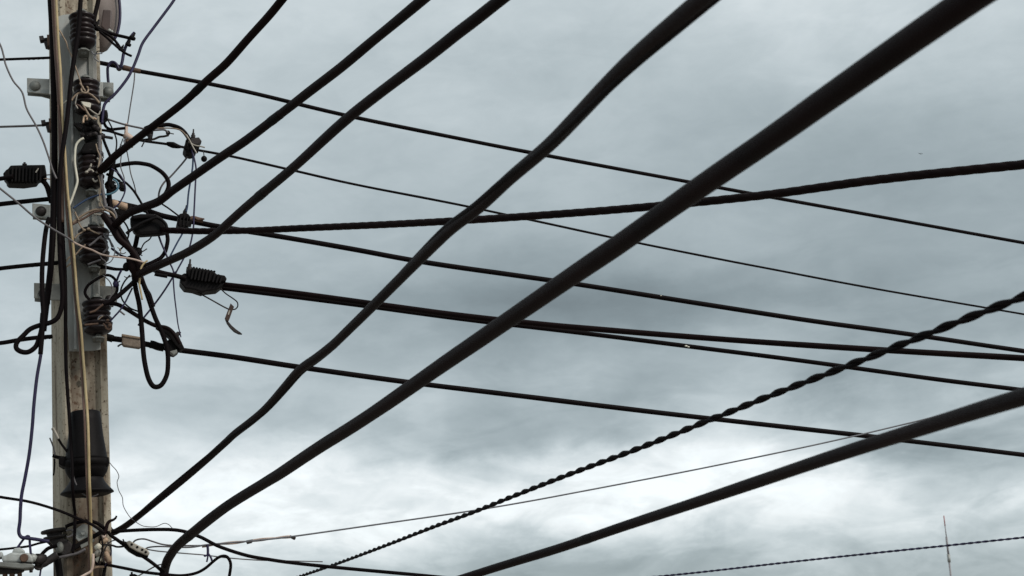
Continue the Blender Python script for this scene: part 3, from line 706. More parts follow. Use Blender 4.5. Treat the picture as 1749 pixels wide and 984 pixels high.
# bundle of tan and brown jumpers arching over the fourth insulator
gj = 'jumpers arching over the fourth insulator'
for w, m, pts, lab in [
    (4.2, 'tan', [(124, 381), (134, 373), (146, 365), (160, 359), (172, 358), (184, 360), (193, 366), (199, 376), (205, 388)], 'tan arching jumper wire, uppermost strand over the fourth insulator'),
    (4.0, 'brown', [(122, 384), (134, 378), (147, 371), (158, 364), (170, 361), (180, 365), (190, 372), (197, 380)], 'brown arching jumper wire, inner strand over the fourth insulator'),
    (3.6, 'tie', [(160, 366), (170, 367), (177, 370), (182, 378)], 'short pale wire end under the arching jumpers'),
    (4.6, 'grey', [(166, 356), (180, 354), (192, 358), (198, 368), (197, 380), (190, 392)], 'grey jumper coiled at the right end of the arching jumpers'),
    (4.2, 'grey', [(176, 372), (186, 370), (196, 378), (204, 392), (214, 408)], 'grey jumper dropping from the arch to the thick joint')]:
    wire('jumper_wire', lab, 'wire', m, w, pts, .2, gj)

# ------------------------------------------------------------------ tangle to the right of the pole
W = wire
W('drop_wire', 'navy wire falling from the top edge to the upper band of the pole', 'wire', 'navy', 5, [(312, -25), (296, 2), (280, 24), (262, 48), (244, 73), (236, 94), (228, 114), (220, 130), (211, 143), (203, 153), (194, 163), (185, 171), (179, 178), (176, 190), (174, 212)], .14)
W('jumper_wire', 'short navy wire hooked over the line beside the uppermost band', 'wire', 'navy', 5, [(186, 150), (185, 140), (184, 128), (184, 116), (187, 109), (192, 106), (198, 109), (203, 118)], .05)
W('jumper_cable', 'upper black prong of the forked jumper by the lamp', 'cable', 'black', 6, [(160, 46), (175, 52), (195, 59), (212, 63), (228, 67)], .13)
W('jumper_cable', 'middle black prong of the forked jumper by the lamp', 'cable', 'black', 5, [(166, 50), (180, 57), (192, 65), (200, 74), (206, 83)], .14)
W('jumper_cable', 'lower black prong of the forked jumper, ending in a frayed tip', 'cable', 'black', 4.6, [(170, 54), (182, 64), (194, 75), (207, 86), (216, 92), (225, 96)], .15)
W('jumper_cable', 'black jumper standing up from the top line to the fork tip', 'cable', 'navy', 5.6, [(206, 116), (209, 104), (211, 92), (214, 82), (218, 73), (222, 66), (226, 60), (230, 56)], .12)
W('jumper_cable', 'black cable dropping down the pole top past the lamp', 'cable', 'black', 8, [(172, -30), (168, 0), (164, 18), (161, 32), (160, 44)], .16)
for bx, by, s, lab in ((226, 65, 5, 'small dark connector at the tip of the forked jumper'), (207, 85, 4.5, 'small dark connector where the lower fork prongs meet'), (219, 76, 4.5, 'small dark connector on the upright jumper'), (163, 47, 7, 'dark lump of tape where the fork prongs leave the top insulator')):
    t = thing('wire_connector', lab, 'connector', P(bx, by, .135))
    MB().lathe(P(bx - s, by - s * .5, .135), P(bx + s, by + s * .5, .135), [(0, lat(s, bx, by, .1)), (.2, lat(s * 1.5, bx, by, .1)), (.8, lat(s * 1.5, bx, by, .1)), (1, lat(s, bx, by, .1))], 8).build('body', 'dark', t)
    MB().lathe(P(bx, by, .135), P(bx + s * .9, by - s * 1.9, .145), [(0, lat(s * .9, bx, by, .1)), (.7, lat(s * .9, bx, by, .1)), (.72, lat(s * .5, bx, by, .1)), (1, lat(s * .5, bx, by, .1))], 6).build('bolt', 'darksteel', t, smooth=False)
W('tie_wire', 'thin grey wire hanging from the uppermost line to the pink block', 'wire', 'grey', 2.2, [(230, 124), (229, 140), (226, 160), (222, 185), (219, 205), (216, 222), (214, 236)], .04)
W('tie_wire', 'fine grey wire dangling from the pink block to the bent cable', 'wire', 'grey', 2.0, [(213, 238), (216, 255), (220, 275), (223, 295), (229, 315), (233, 332)], .05)
W('tie_wire', 'fine grey wire slanting left below the pink block', 'wire', 'grey', 2.0, [(210, 237), (206, 248), (202, 258), (198, 268)], .05)
W('jumper_wire', 'grey wire from the second insulator to the crossing bent cable', 'wire', 'grey', 3.6, [(168, 196), (180, 202), (203, 210), (222, 215), (241, 219), (255, 223), (270, 222), (281, 222), (287, 227)], .12)
W('jumper_cable', 'black cable sagging under the second insulator to the pink block', 'cable', 'black', 5, [(177, 205), (179, 213), (184, 219), (192, 221), (203, 220), (214, 219)], .1)
W('jumper_cable', 'thick black cable arched over to the tangled top connector', 'cable', 'black', 7.5, [(244, 222), (256, 219), (271, 216), (285, 213), (297, 215), (307, 219), (315, 226), (322, 236), (328, 247)], .07)
W('tie_wire', 'pale wire riding along the arched black cable', 'wire', 'tan', 2.4, [(262, 219), (272, 219), (290, 219), (304, 221), (313, 226), (321, 237), (326, 248)], .085)
W('tie_wire', 'short twisted wire end above the thinnest line', 'wire', 'darksteel', 4, [(240, 240), (252, 238), (262, 238), (272, 234), (280, 233), (288, 231)], .06)
W('tie_wire', 'frayed grey wire end below the thinnest line', 'wire', 'grey', 2.4, [(248, 239), (245, 245), (242, 251)], .06)
t = thing('wire_connector', 'little dark connector on the twisted wire end above the thinnest line', 'connector', P(287, 228, .06))
MB().ball(P(287, 227, .06), lat(8, 287, 228, .06), 1, 1, 1.1, 10).build('body', 'dark', t); MB().tube([P(287, 227, .06), P(297, 229, .06)], lat(2, 287, 227, .06), 6).build('wire_end', 'darksteel', t)
t = thing('wire_connector', 'short dark clip on the bent cable just left of the arched cable', 'connector', P(256, 228, .09))
MB().prism([(246, 216), (256, 212), (262, 218), (262, 226), (260, 236), (254, 238), (253, 228), (246, 224)], .07, .10).build('body', 'dark', t, .002); MB().lathe(P(257, 230, .1), P(256, 240, .1), [(0, .006), (1, .006)], 6).build('bolt', 'darksteel', t)
# pink block and cream sleeve
t = thing('taped_splice', 'pink taped splice block hanging on the thinnest line near the pole', 'splice', P(218, 232, .07))
MB().lathe(P(212, 230, .07), P(231, 240, .07), [(0, lat(9, 215, 230, .07)), (.1, lat(13, 215, 230, .07)), (.5, lat(11, 215, 230, .07)), (.9, lat(8, 215, 230, .07)), (1, lat(5, 215, 230, .07))], 14).build('tape_wrap', 'pink', t)
MB().lathe(P(216, 211, .065), P(215, 232, .07), [(0, lat(3, 215, 230, .07)), (.2, lat(6, 215, 230, .07)), (.9, lat(6, 215, 230, .07)), (1, lat(5, 215, 230, .07))], 10).build('tail', 'pink', t)
MB().prism([(214, 234), (230, 241), (228, 247), (216, 241)], .05, .075).build('under_clip', 'rust', t, .002)
t = thing('deadend_sleeve', 'cream insulated sleeve on the line right of the middle insulator', 'splice', P(207, 352, .08))
sl = lambda q: lat(q, 207, 352, .08)
MB().lathe(P(190, 346, .08), P(221, 356, .08), [(0, sl(9)), (.04, sl(13)), (.3, sl(14)), (.34, sl(10)), (.42, sl(10)), (.46, sl(14)), (.92, sl(13)), (1, sl(9))], 18).build('sleeve', 'cream', t)
MB().prism([(196, 355), (222, 362), (221, 369), (212, 370), (197, 362)], .055, .085).build('under_clip', 'dark', t, .002)
MB().prism([(219, 346), (225, 348), (225, 364), (219, 362)], .07, .095).build('end_cap', 'dark', t, .002)
t = thing('box_connector', 'tan grey box connector on the lowest right line beside the pole', 'connector', P(224, 582, .06))
MB().prism([(209, 572), (239, 577), (241, 592), (238, 594), (211, 590), (208, 586)], .052, .078).build('body', 'box', t, .003)
MB().prism([(208, 570), (240, 575.5), (240, 579), (208, 574)], .048, .082).build('lid', 'tan', t, .0015)
MB().tube(path_of([(201, 592), (205, 589), (210, 587)], .06), lat(3, 205, 590, .06), 6).build('wire_end', 'darksteel', t)
# ball
t = thing('hanging_ball', 'small black ball hanging on a thread below the thinnest line', 'weight', P(348.5, 271, .05))
MB().ball(P(348.5, 271.5, .05), lat(10.5, 348, 271, .05), 1, 1, 1.05, 16).build('ball', 'dark', t)
MB().tube(path_of([(347, 257), (348, 262), (348.5, 267)], .05), lat(1.6, 348, 262, .05), 6).build('thread', 'darksteel', t)

# piercing connectors
def piercing(label, cx, cy, s, ang, d, lean=0):
    """insulation piercing connector: two ribbed jaws, a bolt with its shear head, a cap"""
    t = thing('piercing_connector', label, 'connector', P(cx, cy, d), 'piercing connectors on the lines')
    ca, sa = math.cos(ang), math.sin(ang)
    q = lambda x, y: (cx + (x * ca - y * sa) * s, cy + (x * sa + y * ca) * s)
    MB().prism([q(-9, 1), q(9, 1), q(11, 5), q(9, 11), q(3, 14), q(-5, 14), q(-10, 10), q(-11, 5)], d - .03, d + .03).build('lower_jaw', 'dark', t, .003)
    MB().prism([q(-8, -9), q(-2, -11), q(6, -11), q(11, -6), q(10, -1), q(-9, -1), q(-11, -4)], d - .025, d + .025).build('upper_jaw', 'dark', t, .003)
    for k in range(3):
        x = -6 + k * 6
        MB().prism([q(x - 1, -8), q(x + 1, -8), q(x + 1, 10), q(x - 1, 10)], d + .02, d + .034).build('rib', 'closure', t, .001)
    u = lat(s, cx, cy, d)
    MB().lathe(P(*q(0, -10), d), P(*q(lean, -24), d), [(0, u * 8), (.3, u * 8), (.32, u * 5.5), (.55, u * 5), (.57, u * 3), (1, u * 2.6)], 6).build('bolt', 'darksteel', t, smooth=False)
    MB().prism([q(7, -3), q(14, -2), q(14, 6), q(8, 6)], d - .015, d + .02).build('cap', 'dark', t, .002)
    return t
piercing('dark piercing connector with tangled cable ends on the thinnest line', 327, 246, 1.05, R(15), .08, -3)
piercing('dark piercing connector with an upright bolt, on the line above the spiral cable', 314, 375, 1.02, R(8), .07, 1)
MB().prism([(325, 236), (340, 234), (345, 241), (338, 247), (326, 246)], .09, .12).build('loose_tmp', 'darksteel', thing('wire_connector', 'knobbly dark olive clip riding on top of the tangled connector', 'connector', P(334, 240, .1)), .003).name = 'body'
W('tie_wire', 'pale wire ends poking right out of the tangled connector', 'wire', 'tie', 2.6, [(322, 242), (332, 248), (342, 250), (350, 252)], .125)
W('tie_wire', 'second pale strand slanting down through the tangled connector', 'wire', 'tie', 2.4, [(318, 230), (324, 240), (330, 252), (336, 262)], .13)
# clamp on the lowest line
t = thing('piercing_connector', 'dark three cornered connector where the brown jumper meets the lowest right line', 'connector', P(298, 588, .06), 'piercing connectors on the lines')
MB().prism([(266, 557), (280, 556), (292, 562), (300, 572), (306, 574), (310, 584), (315, 594), (308, 598), (300, 590), (288, 574), (276, 564)], .05, .09).build('strap', 'dark', t, .003)
MB().prism([(282, 582), (296, 578), (308, 592), (305, 600), (298, 605), (290, 603), (284, 594)], .03, .08).build('body', 'dark', t, .003)
MB().prism([(290, 600), (302, 597), (303, 602), (297, 606)], .07, .095).build('foot', 'dullsteel', t, .001)
MB().lathe(P(302, 572, .08), P(308, 567, .08), [(0, .007), (.6, .007), (.62, .004), (1, .004)], 6).build('bolt', 'darksteel', t, smooth=False)

# loops and jumpers
W('jumper_cable', 'thick black loop bulging right below the thinnest line', 'cable', 'black', 7.6, [(176, 293), (186, 287), (200, 283), (216, 280), (232, 278.5), (246, 280), (258, 283), (272, 291), (281, 299), (287, 309), (288, 318), (285, 327), (279, 336), (271, 345)], .10)
W('tie_wire', 'grey wire curving from the tangled connector behind the black loop', 'wire', 'grey', 3.2, [(325, 261), (314, 276), (302, 290), (291, 302), (281, 311), (274, 322), (271, 334), (272, 344)], .07)
W('drop_wire', 'grey blue wire hanging from the tangled connector down past two cables', 'wire', 'navy', 3.0, [(327, 256), (332, 272), (335, 290), (334, 310), (333, 330), (331, 371), (330, 392), (324, 421), (314, 441), (303, 461), (298, 472)], .11)
W('drop_wire', 'blue wire dropping from the tangled connector to the one below', 'wire', 'blue', 3.2, [(330, 262), (329, 285), (326, 305), (322, 330), (320, 352), (318, 362)], .09)
W('drop_wire', 'blue wire slanting down left from the upright bolt connector to the loops', 'wire', 'blue', 3.2, [(314, 390), (312, 398), (302, 416), (291, 437), (286, 447)], .08)
W('drop_wire', 'navy wire slanting down left through the big hanging loop', 'wire', 'navy', 3.4, [(300, 464), (293, 477), (279, 499), (263, 521), (247, 541), (236, 556)], .06)
W('drop_wire', 'dark blue wire from the wedge clamp down to the three cornered connector', 'wire', 'navy', 3.8, [(266, 390), (270, 400), (275, 414), (281, 428), (289, 447), (296, 463), (296, 478), (298, 505), (301, 530), (304, 554), (309, 576)], .12, w2=2.0)
W('drop_wire', 'black wire slanting right from the rack to the wedge clamp', 'wire', 'black', 4.2, [(196, 286), (204, 300), (212, 310), (217, 314), (229, 327), (242, 348), (250, 362), (253, 368)], .09)
W('jumper_wire', 'black wire from the bent cable to the upright bolt connector', 'wire', 'black', 3.0, [(266, 340), (276, 348), (288, 356), (300, 365), (308, 371)], .07)
W('jumper_wire', 'teal and blue wire looping from the rack round the dark block', 'wire', 'teal', 3.4, [(193, 306), (199, 310), (202, 317), (200, 324), (194, 329), (185, 332), (174, 332)], .15)
W('jumper_wire', 'blue wire slanting down across the rack to the ivory cable', 'wire', 'blue', 3.6, [(174, 332), (163, 335), (150, 340), (138, 347), (125, 356)], .20)
W('jumper_wire', 'pale wire curling down right of the rack below the blue one', 'wire', 'white', 3.0, [(168, 334), (168, 342), (174, 346), (180, 350), (184, 357)], .18)
t = thing('junction_block', 'small dark block in the wires right of the middle insulator', 'connector', P(208, 315, .1))
MB().prism([(204, 308), (212, 311), (213, 323), (206, 322), (202, 316)], .085, .115).build('body', 'dark', t, .003); MB().tube(path_of([(182, 297), (192, 303), (205, 310)], .1), lat(5, 190, 300, .1), 8).build('lead', 'black', t)
t = thing('junction_block', 'round dark coil of cable held by the teal wire', 'connector', P(190, 318, .12))
MB().lathe(P(184, 310, .12), P(194, 326, .12), [(0, .008), (.1, .014), (.4, .015), (.5, .012), (.6, .015), (.9, .014), (1, .008)], 14).build('body', 'dark', t); MB().tube(path_of(ring(189, 317, 9, 8, 0, 330, .13)), lat(3, 190, 318, .12), 6).build('winding', 'black', t)
W('riser_cable', 'thick black cable standing upright between the rack and the cream sleeve', 'cable', 'black', 9, [(194, 272), (191, 290), (188, 305), (186, 322), (187, 340), (189, 356), (194, 372)], .13)
W('jumper_cable', 'black wire curving down the right edge of the pole beside the third insulator', 'cable', 'black', 5, [(174, 228), (178, 242), (184, 257), (189, 270), (192, 284)], .10)
W('riser_cable', 'grey brown cable down the right side of the rack past the middle insulator', 'cable', 'grey', 6.5, [(170, 232), (170, 255), (171, 280), (172, 300), (174, 318), (177, 336), (181, 356)], .19)
W('riser_cable', 'slim pale wire twisting down beside the middle insulator', 'cable', 'tan', 2.4, [(164, 246), (167, 258), (171, 268), (169, 278), (167, 296)], .205)
# hardware mass between second and third insulator
t = thing('clevis_clamp', 'dark greasy clevis clamp between the second and third insulator', 'clamp', P(156, 225, .15))
MB().prism([(140, 212), (150, 206), (164, 206), (170, 214), (171, 226), (166, 236), (150, 240), (144, 232)], .12, .17).build('body', 'dark', t, .006)
MB().prism([(126, 209), (138, 210), (148, 218), (146, 224), (134, 218)], .11, .14).build('lever', 'darksteel', t, .002)
MB().lathe(P(137, 230, .16), P(150, 232, .16), [(0, .006), (.2, .009), (.7, .009), (1, .006)], 8).build('bolt', 'darksteel', t)
MB().lathe(P(168, 232, .13), P(192, 236, .11), [(0, .010), (.4, .010), (.42, .005), (1, .005)], 8).build('stud', 'darksteel', t)
MB().prism([(144, 244), (164, 240), (172, 248), (172, 262), (140, 262), (136, 258)], .14, .19).build('shroud', 'dark', t, .006)
for k, (x0, y0, x1, y1, w) in enumerate([(146, 213, 160, 208, 9), (158, 216, 170, 222, 9), (143, 224, 156, 219, 7), (150, 232, 166, 228, 8), (148, 250, 166, 246, 7), (142, 258, 170, 255, 8)]):
    q = lat(w, x0, y0, .17)
    MB().lathe(P(x0, y0, .165), P(x1, y1, .175 + .006 * (k % 2)), [(0, q * .6), (.1, q), (.45, q), (.5, q * .7), (.55, q), (.9, q), (1, q * .6)], 10).build('lug', 'darksteel' if k % 2 else 'dark', t)
t = thing('clevis_clamp', 'dark clevis at the right of the second insulator by the navy wire', 'clamp', P(178, 195, .12))
MB().prism([(170, 190), (178, 188), (184, 190), (185, 199), (178, 204), (170, 202)], .10, .14).build('body', 'dark', t, .004); MB().lathe(P(180, 189, .12), P(181, 206, .12), [(0, .006), (1, .006)], 8).build('pin', 'darksteel', t)

# frayed ends and ties about the rack
random.seed(21)
for (x, y, lab) in ((170, 262, 'frayed grey wire ends beside the middle insulator'), (186, 402, 'frayed grey wire ends right of the fourth insulator'), (176, 540, 'frayed grey wire ends right of the lowest insulator'), (164, 92, 'frayed grey wire ends under the forked jumper'), (214, 246, 'frayed grey wire ends under the pink splice'), (206, 432, 'frayed grey wire ends left of the taped joint')):
    t = thing('frayed_wires', lab, 'wire', P(x, y, .17))
    for k in range(4):
        a = random.uniform(0, 6.28); L = random.uniform(7, 15); b = a + random.uniform(-1, 1)
        W('strand', '', '', random.choice(['grey', 'palegrey', 'dark', 'tan']), random.uniform(1.4, 2.4), [(x, y), (x + math.cos(a) * L * .5, y + math.sin(a) * L * .5), (x + math.cos(b) * L, y + math.sin(b) * L)], .17 + .01 * k, parent=t)
# thick junction and the hanging loops
W('jumper_cable', 'thick dark cable slanting from the arched jumpers down to the cable junction', 'cable', 'brownblack', 12, [(176, 366), (184, 378), (194, 393), (204, 409), (217, 420), (228, 432), (236, 446), (240, 462)], .23)
W('jumper_cable', 'second thick dark cable bundled behind it into the cable junction', 'cable', 'black', 9, [(190, 372), (201, 388), (212, 405), (222, 424), (230, 444), (232, 462)], .20)
W('jumper_cable', 'long black cable hanging in a deep U loop below the cable junction', 'cable', 'black', 8.6,
  [(226, 436), (227, 452), (229, 474), (232, 494), (237, 516), (240, 538), (243, 572), (245, 603), (248, 624), (253, 645), (260, 658), (268, 661), (277, 656), (285, 640), (287, 620), (286, 600), (281, 580), (274, 562), (266, 545), (259, 526), (253, 508), (246, 488), (240, 470), (236, 454)], .19)
t = thing('cable_joint', 'dark taped lump where the jumpers cross above the U loop', 'splice', P(234, 462, .21))
MB().lathe(P(222, 438, .21), P(242, 484, .21), [(0, lat(14, 230, 460, .2)), (.15, lat(19, 230, 460, .2)), (.4, lat(22, 230, 460, .2)), (.6, lat(19, 230, 460, .2)), (.85, lat(14, 230, 460, .2)), (1, lat(10, 230, 460, .2))], 16).build('tape_wrap', 'brownblack', t)
MB().ball(P(216, 456, .20), lat(14, 216, 456, .2), .9, .9, 1.2, 12).build('boot', 'dark', t)
W('jumper_cable', 'short cable with a swollen sleeve beside the U loop', 'cable', 'black', 7, [(246, 486), (250, 495), (255, 503), (258, 512), (262, 524)], .22)
W('jumper_cable', 'black cable slanting from the joint down left to the lowest insulator', 'cable', 'black', 8, [(238, 470), (228, 482), (214, 495), (200, 507), (188, 515), (176, 520)], .2)
W('jumper_cable', 'dark brown cable slanting right from the lowest insulator to the three cornered connector', 'cable', 'brownblack', 7.4, [(186, 518), (195, 519), (203, 521), (216, 528), (232, 538), (250, 549), (268, 557), (284, 560), (294, 567), (302, 578), (308, 588)], .16)
W('jumper_cable', 'black wire arching above the lowest band with a clip on its right', 'cable', 'black', 5, [(162, 520), (152, 511), (146, 503), (146, 495), (152, 486), (162, 479), (174, 472), (184, 470), (192, 473), (198, 480), (200, 488), (200, 496), (196, 504), (188, 510)], .17)
t = thing('wire_connector', 'small dark clip on the wire arched above the lowest band', 'connector', P(199, 486, .17))
MB().lathe(P(197, 480, .17), P(199, 491, .17), [(0, lat(6, 198, 486, .17)), (.3, lat(10, 198, 486, .17)), (.8, lat(10, 198, 486, .17)), (1, lat(6, 198, 486, .17))], 8).build('body', 'navy', t); MB().tube(path_of([(199, 484), (205, 480)], .17), .002, 6).build('wire_end', 'navy', t)
W('jumper_wire', 'navy wire slanting from the joint to the lowest insulator', 'wire', 'navy', 3.2, [(226, 492), (220, 504), (214, 516), (205, 530), (196, 540), (188, 549)], .18)
W('tie_wire', 'short dark wire stub beside the lowest insulator', 'wire', 'grey', 3.2, [(203, 530), (208, 534), (213, 538)], .18)
W('jumper_cable', 'black stub cable leaving the pole right below the fourth insulator', 'cable', 'black', 8, [(166, 456), (174, 456), (182, 457), (192, 459), (200, 460), (214, 460)], .12, w2=5)
W('jumper_wire', 'thin black wire hanging from the stub cable to the arched wire', 'wire', 'navy', 4, [(207, 462), (203, 470), (200, 478), (198, 484)], .14)
W('jumper_wire', 'black wire curling from the arched jumpers to the junction knot', 'wire', 'black', 4, [(197, 380), (206, 395), (216, 408), (222, 420), (230, 428), (238, 432)], .17)
W('jumper_wire', 'dark blue wire crossing left of the cable junction', 'wire', 'navy', 4, [(190, 424), (198, 430), (206, 436), (216, 440)], .17)
W('tie_wire', 'fine grey wire trailing from the fourth insulator to the stub cable', 'wire', 'grey', 2, [(170, 434), (174, 442), (180, 447), (181, 458), (180, 470)], .2)
W('tie_wire', 'fine grey wire sagging in a small arc left of the joint', 'wire', 'grey', 1.6, [(212, 472), (216, 474), (222, 473), (227, 469)], .2)
W('jumper_cable', 'black cable feeding the left end of the ribbed clamp', 'cable', 'black', 8.5, [(236, 446), (246, 452), (256, 458), (270, 464), (285, 468), (300, 471), (318, 476)], .12)
W('jumper_cable', 'short black sleeve under the cable feeding the ribbed clamp', 'cable', 'dark', 7, [(264, 468), (274, 470), (286, 472)], .13)
W('jumper_cable', 'black cable hanging from the wedge clamp to the small knot', 'cable', 'black', 8.5, [(236, 396), (234, 406), (232, 416), (230, 426), (234, 436)], .10)
W('jumper_cable', 'black cable dropping right of the wedge clamp and curling under to the joint', 'cable', 'black', 7, [(279, 385), (283, 392), (286, 404), (286, 414), (282, 430), (275, 440), (265, 446), (252, 452), (242, 456)], .11)
t = thing('wire_connector', 'small dark knot with spiky wire ends below the wedge clamp', 'connector', P(236, 430, .13))
MB().ball(P(236, 430, .13), lat(14, 236, 430, .13), 1, .8, 1.15, 10).build('body', 'dark', t)
MB().tube(path_of([(238, 432), (245, 429), (251, 425)], .14), lat(2, 240, 430, .13), 6).build('wire_end', 'darksteel', t); MB().tube(path_of([(238, 433), (243, 437)], .14), lat(2, 240, 430, .13), 6).build('wire_end', 'darksteel', t)

# ------------------------------------------------------------------ wedge clamp and ribbed clamps
t = thing('wedge_clamp', 'smooth black wedge clamp gripping the spiral cable near the pole', 'clamp', P(255, 380, .16))
MB().prism([(222, 372), (226, 367), (240, 364), (266, 364), (276, 370), (284, 378), (286, 388), (285, 397), (268, 399), (238, 401), (228, 394), (224, 384)], .135, .175).build('body', 'closure', t, .010)
MB().prism([(224, 368), (242, 365), (268, 366), (262, 372), (240, 373), (226, 374)], .17, .192).build('wedge', 'dark', t, .005)
MB().tube(spline(path_of([(216, 399), (226, 391), (240, 382), (254, 376), (266, 372), (275, 375), (283, 383), (285, 392)], .19)), lat(5.5, 250, 380, .19), 8).build('bail', 'closure', t)
def ribbed_clamp(label, body, top, ribs, d, slant):
    t = thing('anchor_clamp', label, 'clamp', P(body[0][0], body[0][1], d), 'ribbed black anchor clamps')
    MB().prism(body, d - .035, d + .02).build('body', 'closure', t, .004)
    MB().prism(top, d - .03, d + .028).build('wedge', 'dark', t, .004)
    for (x, y, hh) in ribs:
        MB().prism([(x, y), (x + 3.2, y + .4), (x + 3.2 + slant, y + hh), (x + slant, y + hh)], d + .015, d + .036).build('rib', 'closure', t, .0015)
    return t
c1 = ribbed_clamp('black ribbed anchor clamp with an upright bolt and dangling hooked bail',
    [(309, 470), (315, 466), (330, 470), (372, 479), (384, 483), (380, 488), (371, 495), (352, 497), (345, 499), (330, 494), (316, 492), (308, 482)],
    [(318, 462), (330, 457), (346, 459), (364, 462), (370, 468), (384, 470), (388, 476), (384, 481), (350, 480), (322, 474)],
    [(329, 457, 20), (335, 458, 20), (341, 459, 20), (347, 460, 20), (353, 461, 20), (359, 462, 19), (366, 466, 16), (372, 468, 15), (378, 470, 13)], .10, -4)
for k in range(8):
    x = 331 + k * 5.0; y = 457.5 + k * .95
    MB().lathe(P(x, y, .07), P(x, y, .125), [(0, lat(4.4, x, y, .1)), (1, lat(4.4, x, y, .1))], 10).build('tooth', 'dark', c1)
MB().lathe(P(323, 465, .10), P(325, 443, .10), [(0, lat(11, 324, 460, .1)), (.38, lat(10, 324, 460, .1)), (.4, lat(6.5, 324, 460, .1)), (.62, lat(6, 324, 460, .1)), (.64, lat(3.6, 324, 460, .1)), (1, lat(3.2, 324, 460, .1))], 8).build('bolt', 'darksteel', c1, smooth=False)
bl = MB().tube(spline(path_of([(334, 497), (346, 504), (364, 514), (380, 523), (390, 528)], .10)), lat(2.6, 360, 510, .1), 8).build('bail', 'darksteel', c1)
MB().tube(spline(path_of([(375, 491), (385, 501), (398, 510), (405, 516), (406, 523), (402, 528), (396, 529)], .10)), lat(2.2, 390, 510, .1), 8).build('bail', 'darksteel', c1)
hk = MB().prism([(394, 518), (400, 524), (397, 531), (392, 545), (390, 549), (384, 544), (388, 533)], .095, .104).build('hook', 'oldrust', c1, .0008)
MB().prism([(385, 545), (390, 549), (396, 556), (404, 563), (410, 567), (414, 570.5), (408, 570), (400, 566), (393, 559), (388, 552)], .085, .098).build('tongue', 'darksteel', hk, .0008)
MB().prism([(391, 530), (393.5, 530.5), (391, 538), (389, 537)], .1035, .1052).build('slot', 'tie', hk)
c2 = ribbed_clamp('black boxy clamp left of the pole at the end of a short cable',
    [(12, 290), (18, 282), (40, 281.5), (77, 281), (80, 299), (66, 304), (62, 310), (40, 313), (14, 312), (10, 308)],
    [(5, 296), (10, 290), (16, 286), (18, 304), (12, 307), (6, 300)],
    [(20 + 6 * k, 283, 26) for k in range(9)], .06, -1)
MB().lathe(P(42, 283, .06), P(42, 277.5, .06), [(0, .008), (.5, .008), (.52, .004), (1, .004)], 6).build('bolt', 'darksteel', c2)
for k in range(9):
    x = 16 + k * 5.6
    MB().lathe(P(x, 311.5, .03), P(x, 311.5, .08), [(0, lat(4.5, x, 310, .1)), (1, lat(4.5, x, 310, .1))], 8).build('tooth', 'dark', c2)
MB().prism([(60, 294), (65, 287), (66.5, 288), (62, 295)], .095, .098).build('scratch_mark', 'tie', c2)
long_cable('power_line', 'black cable entering from the left into the boxy ribbed clamp', 'cable', 'black', 7.5, 7.5, [(-60, 312), (-20, 308), (0, 306), (22, 302)], d0=.05, ext0=6, ext1=0, group=gl)
W('jumper_cable', 'black cable curling out of the boxy ribbed clamp behind the pole', 'cable', 'black', 9, [(56, 303), (66, 304), (74, 310), (80, 318), (84, 330), (88, 346)], .05)
W('tie_wire', 'thin pale pink wire between the boxy ribbed clamp and the pole', 'wire', 'pink', 2.2, [(64, 301), (74, 304), (84, 306), (92, 306)], .06)
W('tie_wire', 'thin dark wire between the boxy ribbed clamp and the pole', 'wire', 'grey', 2.2, [(70, 300), (80, 299), (92, 298)], .06)

# ------------------------------------------------------------------ black closure low on the pole
t = thing('splice_closure', 'black bell shaped splice closure hung on the lower pole with a flared skirt', 'splice closure', P(148, 845, .17), None)
a, b = P(145.5, 703, .175), P(149, 846, .175)
ql = lambda w: lat(w, 148, 775, .175)
MB().lathe(a, b, [(0, ql(34)), (.004, ql(46)), (.015, ql(50)), (.12, ql(53)), (.30, ql(58)), (.46, ql(65)), (.56, ql(69)), (.60, ql(71))], 40).build('dome', 'closure', t)
MB().lathe(a, b, [(.585, ql(66)), (.59, ql(73.5)), (.62, ql(74.5)), (.66, ql(73.5)), (.665, ql(70)), (.70, ql(70)), (.74, ql(66)), (.79, ql(57)), (.80, ql(54))], 40).build('clamp_collar', 'dark', t)
MB().lathe(a, b, [(.79, ql(53)), (.82, ql(55)), (.86, ql(61)), (.91, ql(72)), (.95, ql(83)), (.965, ql(87)), (.975, ql(88)), (1, ql(70))], 40).build('skirt', 'closure', t)
MB().prism([(177, 782), (186, 780), (187, 790), (184, 797), (177, 796)], .15, .20).build('latch', 'dark', t, .003)
MB().prism([(100, 782), (112, 779), (122, 781), (121, 796), (108, 797), (100, 792)], .13, .19).build('latch', 'dark', t, .003)
MB().tube(spline(path_of([(90, 778), (98, 781), (112, 783), (125, 786)], .15)), lat(6, 100, 780, .15), 8).build('strap', 'dark', t)
W('tie_wire', 'pale tipped wire end sticking up left of the black closure', 'wire', 'dark', 4, [(118, 776), (112, 768), (106, 760), (101, 752), (97, 744)], .19)
W('taped_end', 'grey taped tip on the wire end left of the black closure', 'wire', 'tie', 6, [(100, 750), (97, 744), (94, 738), (90, 731)], .195)
W('tie_wire', 'thin short wire standing at the left edge of the pole by the closure', 'wire', 'grey', 2.6, [(94, 778), (92, 768), (89, 758), (85, 748)], .16)
W('tie_wire', 'dark strap tail hanging at the left edge below the closure strap', 'wire', 'dark', 3, [(93, 784), (93, 796), (92, 808), (91, 812)], .14)
W('tie_wire', 'thin grey loop of wire hanging under the flared closure skirt', 'wire', 'grey', 2.4, [(124, 808), (128, 822), (136, 838), (146, 846), (158, 848), (168, 844)], .225)
W('tie_wire', 'second thin wire sagging across the pole below the closure skirt', 'wire', 'dullsteel', 2.0, [(122, 842), (132, 848), (146, 850), (160, 848)], .14)

